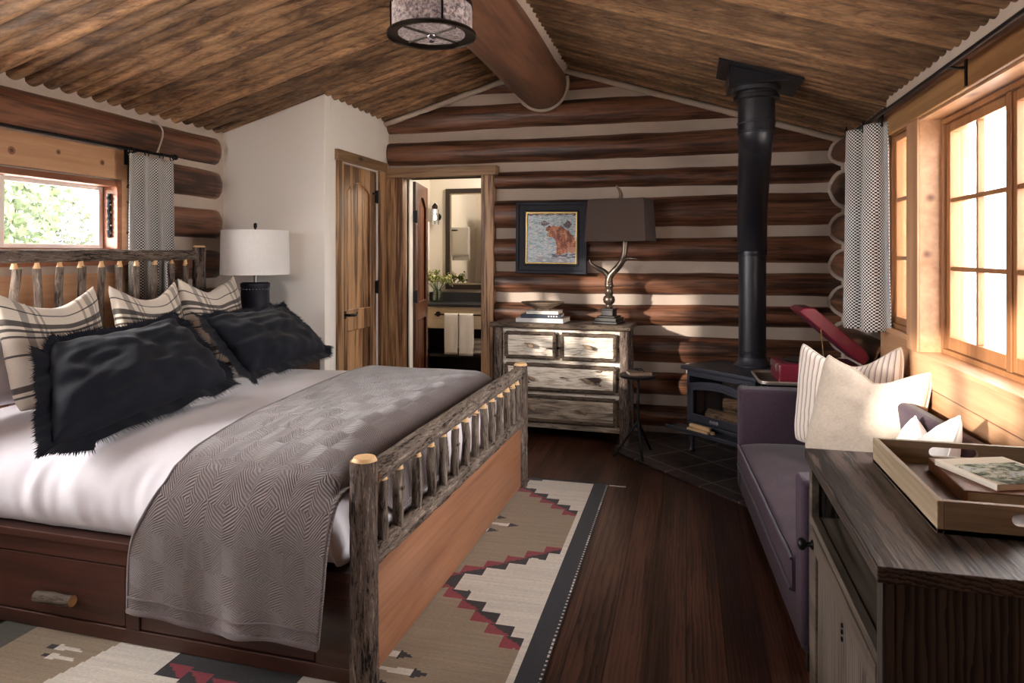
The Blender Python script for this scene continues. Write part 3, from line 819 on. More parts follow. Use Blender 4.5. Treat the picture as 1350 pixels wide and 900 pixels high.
b = MB(); b.box(-w2+.05, w2-.05, .012, D, .10, .846); b.build('carcass', BIRCH, dr, smooth=0)
for x, sd in ((-w2+.035, 1), (w2-.035, 2)):
    m = rough_log((x, .005, 0), (x, .005, .846), .036, .034, 18, 30, .004, .13, sd, jf=16); m.build('front_post', BARK, dr, smooth=60)
for x in (-w2+.035, w2-.035):
    m = rough_log((x, D-.03, 0), (x, D-.03, .846), .032, .032, 14, 20, .004, .1, 7); m.build('rear_post', BARK, dr, smooth=60)
for sx in (-1, 1):
    b = MB(); xa = sx*(w2-.052); b.box(min(xa, xa+sx*.015), max(xa, xa+sx*.015), .03, D-.05, .12, .846); b.build('side_panel', plain('dresser_side', '#4a3d34', .7), dr, smooth=0)
def drawer(x0, x1, z0, z1, mat, knobs, tw=.024, frame=True):
    b = MB(); b.box(x0+.012, x1-.012, -.022, .012, z0+.012, z1-.012); d = b.build('drawer', mat, dr, smooth=0, bevel=.002)
    m = MB()
    for p0, p1 in (((x0, z0), (x1, z0)), ((x0, z1), (x1, z1)), ((x0, z0), (x0, z1)), ((x1, z0), (x1, z1))):
        rough_log((p0[0], -.016, p0[1]), (p1[0], -.016, p1[1]), .016, .016, 10, 24, .003, .17, int(p0[0]*100+p1[1]*37), m, 0, 0, jf=24)
    m.build('twig_frame', TWIG, d, smooth=60)
    for kx, kz in knobs:
        m = MB(); m.tube([(kx-.012, -.02, kz+.004), (kx, -.045, kz+.002), (kx+.02, -.056, kz-.004), (kx+.04, -.06, kz-.010)], [.010, .014, .017, .013], 10, 0, .2, 4, dome=.006)
        m.tube([(kx-.012, -.042, kz+.006), (kx-.035, -.048, kz+.014)], [.009, .005], 8)
        m.build('knob', plain('knob_wood', '#8f7b66', .7, nscale=40, namt=.3), d, smooth=60)
drawer(-.41, -.035, .628, .805, BIRCH, [(-.225, .722)])
drawer(.025, .415, .628, .805, BIRCH, [(.215, .722)])
drawer(-.41, .415, .393, .570, BIRCH, [(-.22, .475), (.20, .475)])
drawer(-.41, .415, .158, .335, BIRCH_SHADED, [(-.22, .25), (.17, .25)])
b = MB(); b.box(-w2+.06, w2-.06, -.012, .012, .10, .142); b.build('bottom_rail', BIRCH_SHADED, dr, smooth=0, bevel=.003)
DT = .8825
def on_dresser(x, y): 
    c, s = math.cos(R(DR)), math.sin(R(DR)); return (DX + x*c - y*s, DY + x*s + y*c)

# books and bowl
def book(name, label, w, d, h, cover, loc, rz, group=None, pages='#e8e0d0', extra=None, sp='x'):
    r = thing(name, label, 'book', loc, rz, group)
    CV = plain('cover_'+cover, cover, .5, nscale=25, namt=.12); PG = plain('pages_'+pages, pages, .9, nscale=60, namt=.06)
    b = MB(); b.box(-w/2, w/2, -d/2, d/2, 0, .003); b.box(-w/2, w/2, -d/2, d/2, h-.003, h)
    b.box(-w/2, w/2, -d/2, -d/2+.004, 0, h)
    b.build('cover', CV, r, smooth=0, bevel=.0012)
    b = MB(); b.box(-w/2+.004, w/2-.004, -d/2+.004, d/2-.005, .003, h-.003); b.build('page_block', PG, r, smooth=0)
    return r
x, y = on_dresser(-.16, .14)
book('book', 'large pale grey book at the bottom of the stack under the wooden bowl', .37, .24, .034, '#c9c6c6', (x, y, DT), -4, 'stacked books on the dresser')
bk = book('book', 'dark navy book in the middle of the stack under the wooden bowl', .31, .215, .026, '#2b3344', (x-.005, y+.004, DT+.0345), 3, 'stacked books on the dresser')
b = MB()
for q in (.055, .075, .095, .115): b.box(q, q+.011, -.1085, -.1075, .008, .019)
b.build('spine_marks', plain('spine_white', '#d8d8d8', .6), bk, smooth=0)
book('book', 'small pale book on top of the stack just under the wooden bowl', .25, .18, .026, '#d4cdc6', (x+.01, y+.006, DT+.061), -2, 'stacked books on the dresser')
prof = [(.0, .006), (.05, .004), (.055, 0), (.062, .0), (.060, .010), (.10, .030), (.15, .048), (.168, .060), (.165, .064), (.145, .054), (.09, .036), (.04, .020), (0, .017)]
b = MB(); b.lathe(prof, 40); bw = b.build('wooden_bowl', wood('bowl_wood', '#4a382c', '#a8927c', 'X', 2, .5, 0, .2), smooth=50, loc=(x-.005, y+.0, DT+.0875), rot=(0, 0, R(12)))
bw.scale = (1.0, .74, 1.0); tag(bw, 'shallow oval wooden bowl on the stack of books on the dresser', 'bowl')

# antler lamp
lx, ly = on_dresser(.345, .155)
SILV = plain('antler_silver', '#6f6257', .32, .75, .5, 30, .3, .2, 60)
LBASE = plain('lamp_base_dark', '#1f1917', .5, .1, .5, 20, .2)
lm = thing('antler_lamp', 'table lamp with a metallic antler stem and brown box shade on the dresser', 'lamp', (lx, ly, DT), -14)
b = MB()
for h0, h1, s in ((0, .018, .095), (.018, .045, .086), (.045, .058, .070), (.058, .10, .046)): b.box(-s, s, -s, s, h0, h1)
b.box(-.052, .052, -.052, .052, .10, .112); b.build('base', LBASE, lm, smooth=0, bevel=.004)
b = MB(); b.lathe([(.026, .112), (.03, .12), (.022, .13), (.024, .14), (.040, .155), (.046, .175), (.040, .198), (.026, .21), (.032, .22), (.034, .228), (.026, .238), (.028, .262), (.034, .275), (.034, .285), (.028, .30)], 24)
b.build('turned_stem', SILV, lm, smooth=50)
b = MB()
b.tube(catmull([(0, 0, .295), (.0, 0, .33), (.012, 0, .36), (.05, .0, .40), (.095, -.005, .45), (.118, 0, .51), (.126, 0, .57), (.128, .0, .64)], 26), [lerp(.031, .019, i/25) for i in range(26)], 14, 0, .12, 3, jf=30)
b.tube(catmull([(.005, 0, .345), (-.035, -.01, .385), (-.085, -.03, .415), (-.125, -.04, .445), (-.138, -.045, .475)], 18), [lerp(.024, .006, (i/17)**1.2) for i in range(18)], 12, 0, .1, 5, dome=.006, jf=30)
b.tube(catmull([(.095, 0, .45), (.13, -.02, .478), (.18, -.04, .488), (.235, -.05, .482)], 16), [lerp(.021, .005, (i/15)**1.1) for i in range(16)], 12, 0, .1, 6, dome=.006, jf=30)
b.build('antler', SILV, lm, smooth=60)
SH = fabric('brown_shade', '#4a3c36', .85, 300, .12, .12, .06)
b = MB()
z0, z1 = .612, .925; a0, a1, d0, d1 = .232, .212, .135, .12; cx = .09
o_ = [(cx-a0, -d0, z0), (cx+a0, -d0, z0), (cx+a0, d0, z0), (cx-a0, d0, z0), (cx-a1, -d1, z1), (cx+a1, -d1, z1), (cx+a1, d1, z1), (cx-a1, d1, z1)]
b.add(o_, [(0, 1, 5, 4), (1, 2, 6, 5), (2, 3, 7, 6), (3, 0, 4, 7)])
b.build('lamp_shade', SH, lm, smooth=0, solid=.004)
b = MB(); b.tube([(.128, 0, .63), (.115, 0, .70), (cx, 0, .80)], .006, 8); b.box(cx-.2, cx+.2, -.003, .003, .905, .909); b.tube([(cx, 0, .79), (cx, 0, .935)], .005, 8); b.build('harp', BRONZE, lm, smooth=50)
b = MB(); b.tube(catmull([(cx-.0, .0, .93), (cx+.004, 0, .96), (cx-.010, 0, 1.0), (cx-.035, 0, 1.03)], 12), [.016, .016, .015, .015, .014, .013, .012, .011, .010, .009, .007, .004], 10, 0, .1, 8)
b.build('antler_finial', plain('antler_tan', '#7d6450', .6), lm, smooth=60)

# ------------------------------------------------------------------ PAINTING
pa = thing('framed_painting', 'framed painting of a brown bear by pale water, dark blue frame with gold inner edge', 'painting', (-1.045, 5.358, 1.53), 0)
pa.rotation_euler = (0, R(.6), 0)
FR = plain('frame_navy', '#1b1b25', .55, 0, .3, 15, .15)
def rect(w, h): return [(-w, -h), (w, -h), (w, h), (-w, h)]
b = MB(); b.ring_prism(rect(.288, .286), rect(.262, .26), -.022, .022); b.ring_prism(rect(.264, .262), rect(.222, .22), -.010, .02); b.ring_prism(rect(.224, .222), rect(.208, .206), -.017, .02)
b.build('frame', FR, pa, smooth=0, bevel=.004)
b = MB(); b.ring_prism(rect(.2085, .2065), rect(.197, .196), -.012, .018); b.build('gold_liner', plain('gold_leaf', '#b99a5c', .35, .8), pa, smooth=0, bevel=.002)
def inpoly(x, y, P):
    c = False; j = len(P)-1
    for i in range(len(P)):
        if (P[i][1] > y) != (P[j][1] > y) and x < (P[j][0]-P[i][0])*(y-P[i][1])/(P[j][1]-P[i][1])+P[i][0]: c = not c
        j = i
    return c
BODY = [(360, 345), (362, 322), (378, 305), (392, 312), (405, 305), (428, 312), (445, 308), (470, 322), (500, 345), (522, 368), (534, 395), (534, 462), (508, 468), (492, 452), (484, 470), (470, 462), (452, 474), (424, 476), (420, 450), (428, 425), (415, 392), (400, 374), (380, 372), (366, 360)]
def paint(px, py):
    q = nz(px*.02, py*.05, 3); q2 = nz(px*.035, py*.13, 8); q3 = nz(px*.12, py*.16, 1)
    wx, wy = px+6*nz(px*.05, py*.05, 2), py+6*nz(px*.05, py*.05, 5)
    if inpoly(wx, wy, BODY):
        v = nz(px*.045, py*.03, 4)+.5*q3
        c = lin('#b5694a') if v > -.12 else lin('#84452f')
        if v > .28: c = lin('#d99a72')
        if wy < 330 and wx > 400 and v > 0: c = lin('#c9805a')
        if wx > 486 and wy > 430: c = lin('#c48a72')
        if wx < 378 and 336 < wy < 366: c = lin('#2e2422') if q3 > 0 else lin('#e6ddd2')
        if abs(wx-380) < 6 and 305 < wy < 318: c = lin('#3a2620')
        return c
    if wy < 247: return lin('#5d4a42') if q2 > -.1 else lin('#9a8d86')
    if abs(wx-487)*.9+abs(wy-300) < 26: return lin('#8a6e68') if q3 > 0 else lin('#54454e')
    if abs(wx-352)*.5+abs(wy-293) < 17: return lin('#5f5660') if q3 > -.1 else lin('#b9aeb2')
    if 395 < wx < 535 and 468 < wy < 492 and q2 > -.05: return lin('#6c6274')
    if wy > 488 and q2 > .1: return lin('#a89aa6')
    v = q2 + .5*q
    return lin('#c9d2d6') if v > .12 else (lin('#a9bcc8') if v > -.12 else (lin('#8ba4b2') if v > -.3 else lin('#dcd6d2')))
b = MB(); N = 190
for i in range(N):
    for j in range(N):
        x0, x1 = lerp(-.198, .198, i/N), lerp(-.198, .198, (i+1)/N); z0, z1 = lerp(-.197, .197, j/N), lerp(-.197, .197, (j+1)/N)
        b.fc[len(b.f)] = paint(250+(i+.5)/N*285, 520-(j+.5)/N*285)
        b.add([(x0, 0, z0), (x1, 0, z0), (x1, 0, z1), (x0, 0, z1)], [(0, 1, 2, 3)])
t = NT('oil_paint'); t.P(Base_Color=t.n('VertexColor', {'layer_name': 'Col'}).outputs[0], Roughness=.45); t.bump(t.noise(t.obj(), 120, 3), .4, .003)
b.build('canvas', t.mat, pa, smooth=0, weld=True)

# ------------------------------------------------------------------ SIDE TABLE beside the dresser
tb = thing('side_table', 'small round black iron tripod table beside the birch dresser', 'table', (-.325, 4.80, 0), 0)
b = MB(); b.lathe([(0, .548), (.12, .548), (.128, .552), (.13, .562), (.126, .568), (0, .568)], 40); b.build('table_top', IRON, tb, smooth=40)
b = MB(); b.lathe([(.012, .20), (.018, .21), (.010, .23), (.009, .36), (.014, .375), (.009, .39), (.009, .52), (.03, .535), (.035, .548)], 16); b.build('stem', IRON, tb, smooth=50)
for k, a in enumerate((195, 285, 60)):
    c, s = math.cos(R(a)), math.sin(R(a))
    b = MB(); b.tube([(.006*c, .006*s, .235), (.05*c, .05*s, .17), (.155*c, .155*s, .02), (.172*c, .172*s, .001)], [.010, .010, .009, .012], 8); b.build('leg', IRON, tb, smooth=60)
bk = book('book', 'small tan book on the little black tripod table', .155, .12, .022, '#7d6654', (-.318, 4.792, .5685), 18)
b = MB(); b.tube([(-.05+.03*math.cos(a)+.012*a/3, .03*math.sin(a), .012+.004*math.sin(2*a)) for a in [i*.35 for i in range(30)]], .0022, 6)
b.tube([(.02, -.03, .004), (.0, .0, .018), (-.03, .03, .006)], .003, 6)
tag(b.build('wire_snuffer', IRON, smooth=60, loc=(-.30, 4.79, .5915)), 'dark coiled wire piece lying on the tan book on the tripod table', 'ornament')

# ------------------------------------------------------------------ WOOD STOVE in the corner
sv = thing('wood_stove', 'dark cast-iron wood stove with glass door on four legs on the slate hearth', 'stove', (.215, 4.79, .0145), -42)
SW = .285
b = MB(); b.box(-SW-.03, SW+.03, -.035, .40, .575, .605)
b.build('top_plate', STOVE, sv, smooth=0, bevel=.008)
b = MB(); b.box(-SW, -SW+.02, .0, .38, .20, .575); b.box(SW-.02, SW, .0, .38, .20, .575); b.box(-SW, SW, .36, .38, .20, .575); b.box(-SW, SW, 0, .38, .18, .21); b.box(-SW, SW, 0, .02, .53, .575)
b.build('firebox', STOVE, sv, smooth=0, bevel=.006)
b = MB(); b.box(-SW+.03, SW-.03, .345, .359, .212, .55); b.build('firebrick', plain('firebrick', '#4a423c', .9, nscale=20, namt=.3), sv, smooth=0)
# door with arched top
n = 16
def archpts(w, z0, z1, rise): return [(-w, z0), (w, z0)] + [(w - 2*w*i/n, z1 + rise*math.sin(PI*i/n)) for i in range(n+1)]
b = MB(); b.ring_prism(archpts(.262, .222, .482, .036), archpts(.212, .275, .445, .026), -.024, -.002); b.ring_prism(archpts(.222, .266, .453, .028), archpts(.205, .281, .44, .024), -.032, -.02)
d = b.build('door', STOVE, sv, smooth=0, bevel=.004)
b = MB(); b.prism(archpts(.214, .274, .446, .026), -.012, -.008, 'Y'); b.build('door_glass', GLASS, d, smooth=0)
b = MB(); b.tube([(.245, -.03, .30), (.25, -.055, .30), (.252, -.06, .34), (.25, -.06, .40)], [.008, .008, .011, .011], 8); b.build('door_handle', IRON, d, smooth=60)
b = MB()
for q in (-.05, -.025, 0): b.lathe([(.012, 0), (.014, .006), (.0, .010)], 12, T=Matrix.Translation((q, -.024, .248)) @ Matrix.Rotation(R(90), 4, 'X'))
b.build('air_control', plain('steel', '#8d8d92', .3, .8), sv, smooth=50)
b = MB(); b.box(.16, .24, -.05, -.01, .527, .545); b.tube([(.20, -.035, .536), (.245, -.07, .536)], .008, 8); b.build('damper_rod', IRON, sv, smooth=50)
b = MB(); b.lathe([(0, -.026), (.018, -.022), (.027, -.008), (.027, .008), (.018, .022), (0, .026)], 16, (.255, -.078, .536))
t = NT('coil_handle'); t.P(Base_Color=t.ramp(t.n('TexChecker', Vector=t.obj(), Scale=110.0).outputs[1], [(.4, '#151517'), (.6, '#c9c9cc')]), Roughness=.3, Metallic=.7); b.build('coil_knob', t.mat, sv, smooth=60)
b = MB(); b.box(-SW-.06, SW+.03, -.15, .0, .172, .184); b.box(-SW-.06, SW+.03, -.156, -.146, .172, .20); b.build('ash_lip', STOVE, sv, smooth=0, bevel=.004)
for x, y in ((-SW+.03, .03), (SW-.03, .03), (-SW+.03, .35), (SW-.03, .35)):
    b = MB(); b.tube([(x, y, .19), (x*1.03, y, .10), (x*1.05, y, .012), (x*1.05, y, 0)], [.030, .018, .016, .024], 10); b.build('leg', STOVE, sv, smooth=50)
LOGB = plain('split_wood', '#a9835c', .85, nscale=18, namt=.35, bump=.5, bscale=60); LOGC = bark('fire_bark', '#3a2c20', '#8a6f55', 'X')
SM = Matrix.Translation((.215, 4.79, .0145)) @ Matrix.Rotation(R(-42), 4, 'Z')
for k, (x, y, z, a, L_, r, lb) in enumerate(((-.02, .105, .26, 4, .30, .047, 'split firewood log lying lowest and nearest the glass inside the stove'), (.02, .245, .262, -8, .32, .048, 'split firewood log lying behind the front log inside the stove'), (.055, .175, .352, 12, .26, .040, 'split firewood log stacked on top inside the stove'))):
    b = MB(); T = SM @ Matrix.Translation((x, y, z)) @ Matrix.Rotation(R(a), 4, 'Z')
    poly = [(r*math.cos(q), r*math.sin(q)) for q in [R(20+i*36) for i in range(6)]] + [(-.6*r, -.75*r), (.3*r, -.95*r), (.8*r, -.5*r)]
    o = MB(); m = 10
    P = [[(lerp(-L_/2, L_/2, i/m), pa_*(1+.1*nz(i*.6, j, k)), pb_*(1+.1*nz(i*.6, j+9, k))) for j, (pa_, pb_) in enumerate(poly)] for i in range(m+1)]
    o.grid([row + [row[0]] for row in P], 0); o.add(P[0], [list(range(9))], 1); o.add(P[-1], [list(range(9))], 1)
    ob = o.build('firewood_log', [LOGC, LOGB], smooth=50); ob.matrix_world = T; tag(ob, lb, 'firewood', 'logs inside the stove')
for k, (x, z, a) in enumerate(((-.085, .196, 3), (-.07, .196, -4), (-.082, .220, 1))):
    o = MB(); yk = -.075+.040*(k-1 if k < 2 else -.5); o.box(-.085, .085, -.013, .013, -.010, .010)
    for i in range(len(o.v)): o.v[i] = (o.v[i][0]+.012*nz(i*3.1, k, 0), o.v[i][1]+.004*nz(i*1.7, k, 2), o.v[i][2]+.003*nz(i, k, 4))
    ob = o.build('kindling_stick', plain('kindling', '#e0bd8e', .8, nscale=30, namt=.2), smooth=0, bevel=.002)
    ob.matrix_world = SM @ Matrix.Translation((x, yk, z)) @ Matrix.Rotation(R(a), 4, 'Z')
    tag(ob, ['pale kindling stick on the stove lip, the lower one nearer the room', 'pale kindling stick on the stove lip, the lower one nearer the door glass', 'pale kindling stick lying across the other two on the stove lip'][k], 'kindling', 'kindling on the stove lip')
# ---- flue pipe
pp = thing('stove_pipe', 'tall black stove pipe rising from the stove to a black ceiling box', 'pipe', (.447, 5.05, .6205), 0)
def pipe(name, pts, rr, rings=()):
    b = MB(); b.tube(pts, rr, 36, 0)
    for z_, r_ in rings: 
        p = Vector(pts[0]).lerp(Vector(pts[-1]), z_); d = (Vector(pts[-1])-Vector(pts[0])).normalized()
        b.tube([p-d*.009, p-d*.004, p+d*.004, p+d*.009], [r_-.002, r_+.005, r_+.005, r_-.002], 36, 0, caps=False)
    return b.build(name, PIPE, pp, smooth=50)
pipe('lower_section', [(0, 0, 0), (0, 0, .80)], .092, ((.12, .092), (.97, .093)))
b = MB(); b.lathe([(.125, 0), (.125, .008), (.108, .02), (.096, .05), (.094, .06)], 36); b.build('flue_collar', STOVE, pp, smooth=40)
pipe('middle_section', catmull([(0, 0, .78), (-.0, -.0, .84), (-.012, -.14, 1.08), (-.034, -.56, 1.40), (-.039, -.70, 1.49), (-.040, -.71, 1.56)], 30), .0985)
pipe('upper_section', [(-.04, -.71, 1.50), (-.04, -.71, 1.80)], .106, ((.05, .106), (.22, .106), (.80, .106), (.98, .108)))
b = MB(); b.lathe([(.118, 1.70), (.132, 1.705), (.132, 1.725), (.120, 1.73), (.120, 1.745), (.138, 1.75), (.138, 1.775), (.1, 1.78)], 36, (-.04, -.71, 0)); b.build('trim_collar', PIPE, pp, smooth=40)
bx0, bx1 = -.04-.165, -.04+.165
zz = lambda x: zc(x+.447)-.6205-.030
b = MB(); b.prism([(bx0, 1.775), (bx1, 1.775), (bx1, zz(bx1)+.01), (bx0, zz(bx0)+.01)], -.71-.165, -.71+.165, 'Y'); b.build('ceiling_box', PIPE, pp, smooth=0, bevel=.003)
f0, f1 = -.04-.225, -.04+.235
b = MB(); b.prism([(f0, zz(f0)-.004), (f1, zz(f1)-.004), (f1, zz(f1)+.008), (f0, zz(f0)+.008)], -.71-.225, -.71+.225, 'Y'); b.build('flange', PIPE, pp, smooth=0)
# ------------------------------------------------------------------ CURTAINS AND RODS
t = NT('houndstooth'); uv = t.uvc()
ck = t.n('TexChecker', Vector=uv, Scale=115.0).outputs[1]
ln = t.n('TexWave', {'wave_type': 'BANDS', 'bands_direction': 'DIAGONAL'}, Vector=uv, Scale=22.0, Distortion=.4).outputs[1]
f = t.math('ADD', t.math('MULTIPLY', ck, .8), t.math('MULTIPLY', t.noise(uv, 260, 2), .35), clamp=True)
t.P(Base_Color=t.ramp(f, [(.2, '#26262e'), (.5, '#6b696f'), (.9, '#dedad6')]), Roughness=.9, Specular_IOR_Level=.15)
t.bump(t.noise(uv, 300, 2), .2, .003)
HOUND = t.mat
def curtain(label, p0, p1, z0, z1, folds, amp, width, nrm, seed, name='curtain'):
    r = thing(name, label, 'curtain', ((p0[0]+p1[0])/2, (p0[1]+p1[1])/2, z0), 0)
    a, c = Vector((*p0, 0)), Vector((*p1, 0)); nv = Vector((*nrm, 0)); P = []; U = []; NU, NV = 90, 40
    for i in range(NU+1):
        u = i/NU; row = []; ur = []
        for j in range(NV+1):
            v = j/NV
            ph = folds*2*PI*(u + .03*nz(v*1.5, seed, 0)) + .5
            sh = math.sin(ph); sh = math.copysign(abs(sh)**.7, sh)
            A = amp*(.75+.35*(1-v))*(1+.3*nz(u*4, v*1.2, seed))
            p = a.lerp(c, .5+(u-.5)*(1+.06*(1-v))) + nv*A*sh + (c-a).normalized()*.25*amp*math.cos(ph*2)
            row.append((p.x-r.location.x, p.y-r.location.y, lerp(0, z1-z0, v) + (.004*sh if j == 0 else 0))); ur.append((u*width, v*(z1-z0)))
        P.append(row); U.append(ur)
    b = MB(); b.grid(P, 0, U); b.build('fabric_panel', HOUND, r, smooth=80, solid=.003)
    for k in range(int(folds)+1):
        b = MB()
        u = (k+.25)/max(1, folds); q = a.lerp(c, min(1, u)) - r.location
        b.tube([(q.x+.001, q.y+.016*math.cos(w), z1-z0+.016+.020*math.sin(w)) if abs(nrm[0]) > .5 or True else 0 for w in [i*2*PI/14 for i in range(15)]], .0035, 6, caps=False)
        b.tube([(q.x, q.y, z1-z0-.03), (q.x, q.y, z1-z0+.003)], .006, 6)
        b.build('curtain_ring', IRON, r, smooth=60)
    return r
curtain('checked black and white curtain gathered beside the high window over the log headboard', (-3.205, 3.35), (-3.205, 3.71), .76, 2.0, 3.0, .024, .62, (1, 0), 2)
curtain('checked black and white curtain gathered at the far end of the tall bright windows', (.885, 4.36), (1.0, 3.955), .985, 2.10, 2.3, .045, .75, (.94, .33), 5)
def rod(label, x, z, y0, y1, wallx, ys, r_=.0085):
    r = thing('curtain_rod', label, 'curtain rod', (x, (y0+y1)/2, z), 0); yc = (y0+y1)/2
    b = MB(); b.tube([(0, y0-yc, 0), (0, y1-yc, 0)], r_, 12); b.build('rod', IRON, r, smooth=60)
    for y in (y0, y1):
        s = 1 if y == y1 else -1
        b = MB(); b.tube([(0, y-yc, 0), (0, y-yc+s*.012, 0), (0, y-yc+s*.02, 0), (0, y-yc+s*.04, 0), (0, y-yc+s*.052, 0)], [.009, .011, .018, .018, .006], 12); b.build('finial', IRON, r, smooth=60)
    for y in ys:
        w = wallx-x
        b = MB(); b.tube([(0, y-yc, -.004), (w*.5, y-yc, -.012), (w*.93, y-yc, -.012)], .006, 8); b.box(min(w*.95, w), max(w*.95, w), y-yc-.012, y-yc+.012, -.085, .02); b.build('bracket', IRON, r, smooth=30)
rod('thin black curtain rod under the top log above the bed window', -3.215, 2.028, 1.9, 3.72, XL+.036, (2.46, 3.44))
rod('long black curtain rod above the tall bright windows', .965, 2.118, 1.0, 4.33, RP-.023, (2.93, 4.15))

# ------------------------------------------------------------------ CEILING LIGHT
cl = thing('ceiling_light', 'round bronze and mica drum light hanging under the ridge beam', 'ceiling light', (-1.135, 2.95, 2.40), 0)
t = NT('mica'); o = t.obj(); f1 = t.noise(o, 55, 5, .8, 1.5); f2 = t.vor(o, 60, 'SMOOTH_F1')
f = t.math('ADD', t.math('MULTIPLY', f1, .8), t.math('MULTIPLY', f2, .25))
cm = t.ramp(f, [(.40, '#54474c'), (.5, '#97898c'), (.62, '#cfc4c2')])
t.P(Base_Color=cm, Roughness=.35, Emission_Color=cm, Emission_Strength=.02)
MICA = t.mat
b = MB(); b.lathe([(.150, .012), (.20, .004), (.204, -.002), (.205, .012), (.196, .02), (.152, .022)], 56); b.build('rim', BRONZE, cl, smooth=40)
b = MB(); b.lathe([(.186, .016), (.186, .135), (.182, .135), (.182, .016)], 56); b.build('drum_shade', MICA, cl, smooth=40)
b = MB(); b.lathe([(0, .010), (.153, .010), (.153, .014), (0, .014)], 56); b.build('diffuser', MICA, cl, smooth=40)
b = MB(); b.lathe([(.184, .132), (.190, .132), (.190, .150), (.03, .152), (.03, .135)], 56); b.build('top_band', BRONZE, cl, smooth=40)
for a in (35, 125, 215, 305):
    b = MB(); c, s = math.cos(R(a)), math.sin(R(a)); b.tube([(.188*c, .188*s, .01), (.188*c, .188*s, .14)], .005, 6); b.build('strap', BRONZE, cl, smooth=60)
for a in (62, 152):
    b = MB(); c, s = math.cos(R(a)), math.sin(R(a)); b.tube([(-.16*c, -.16*s, .006), (.16*c, .16*s, .006)], .005, 6); b.build('cross_bar', BRONZE, cl, smooth=60)
b = MB(); b.lathe([(0, -.028), (.010, -.026), (.014, -.018), (.008, -.010), (.02, -.004), (.022, .004), (0, .008)], 20); b.build('finial', plain('nickel', '#8a8088', .25, .9), cl, smooth=60)
b = MB(); b.lathe([(.03, .14), (.03, .18), (.0, .182)], 20); b.build('stem', BRONZE, cl, smooth=40)

# ------------------------------------------------------------------ BEDSIDE LAMP AND NIGHTSTAND
ns = thing('nightstand', 'dark wooden nightstand between the bed and the white closet wall', 'nightstand', (-2.86, 4.20, 0), 0)
NSW = wood('nightstand_wood', '#2c1d16', '#5b4033', 'X', 1, .5, 0, .2)
b = MB(); b.box(-.30, .36, -.125, .165, .735, .765); b.build('top', NSW, ns, smooth=0, bevel=.004)
b = MB(); b.box(-.28, .34, -.11, .155, .10, .735); b.build('carcass', NSW, ns, smooth=0)
for z0, z1 in ((.44, .71), (.14, .41)):
    b = MB(); b.box(.335, .352, -.10, .135, z0, z1); d = b.build('drawer', NSW, ns, smooth=0, bevel=.003)
    b = MB(); b.lathe([(.006, 0), (.006, .012), (.014, .02), (.0, .026)], 12, T=Matrix.Translation((.352, .0, (z0+z1)/2)) @ Matrix.Rotation(R(90), 4, 'Y')); b.build('knob', IRON, d, smooth=50)
for x in (-.27, .33):
    for y in (-.09, .145):
        b = MB(); b.box(x-.02, x+.02, y-.02, y+.02, 0, .10) if y < .1 else b.box(x-.02, x+.02, y-.03, y+.01, 0, .10); b.build('leg', NSW, ns, smooth=0)
bl = thing('bedside_lamp', 'lamp with a white drum shade and dark studded leather base beside the bed', 'lamp', (-2.89, 4.137, .7655), 0)
LEATH = plain('black_leather', '#25242c', .5, spec=.4, nscale=30, namt=.1, bump=.15, bscale=120)
b = MB(); b.lathe([(.085, 0), (.096, .004), (.098, .02), (.097, .10), (.094, .25), (.094, .405), (.098, .41), (.098, .432), (.088, .44), (.0, .441)], 40); b.build('base', LEATH, bl, smooth=50)
for z_ in (.395, .05):
    b = MB()
    for k in range(28):
        a = k*2*PI/28; b.lathe([(.0, .004), (.0035, .002), (.0035, -.002)], 6, (.098*math.cos(a), .098*math.sin(a), z_))
    b.build('studs', plain('stud', '#6b6a70', .3, .9), bl, smooth=50)
b = MB(); b.tube([(0, 0, .44), (0, 0, .52)], .011, 12); b.tube([(0, 0, .52), (0, 0, .80)], .004, 8); b.build('neck', plain('lamp_steel', '#8a8a8e', .3, .8), bl, smooth=60)
t = NT('white_shade'); uvn = t.noise(t.mapv(t.obj(), (300, 300, 30)), 1, 2)
cs_ = t.mix(uvn, '#e4dfda', '#f6f2ee'); t.P(Base_Color=cs_, Roughness=.9, Specular_IOR_Level=.1, Transmission_Weight=.0, Subsurface_Weight=.0)
b = MB(); b.lathe([(.228, .495), (.222, .798), (.219, .798), (.225, .495)], 64); b.build('lamp_shade', t.mat, bl, smooth=60)
b = MB()
for k in range(3):
    a = k*2*PI/3; b.tube([(0, 0, .79), (.22*math.cos(a), .22*math.sin(a), .79)], .003, 6)
b.tube([(0, 0, .79), (0, 0, .81), (0, 0, .825), (0, 0, .845), (0, 0, .852)], [.004, .006, .012, .011, .003], 12); b.build('finial', BRONZE, bl, smooth=60)

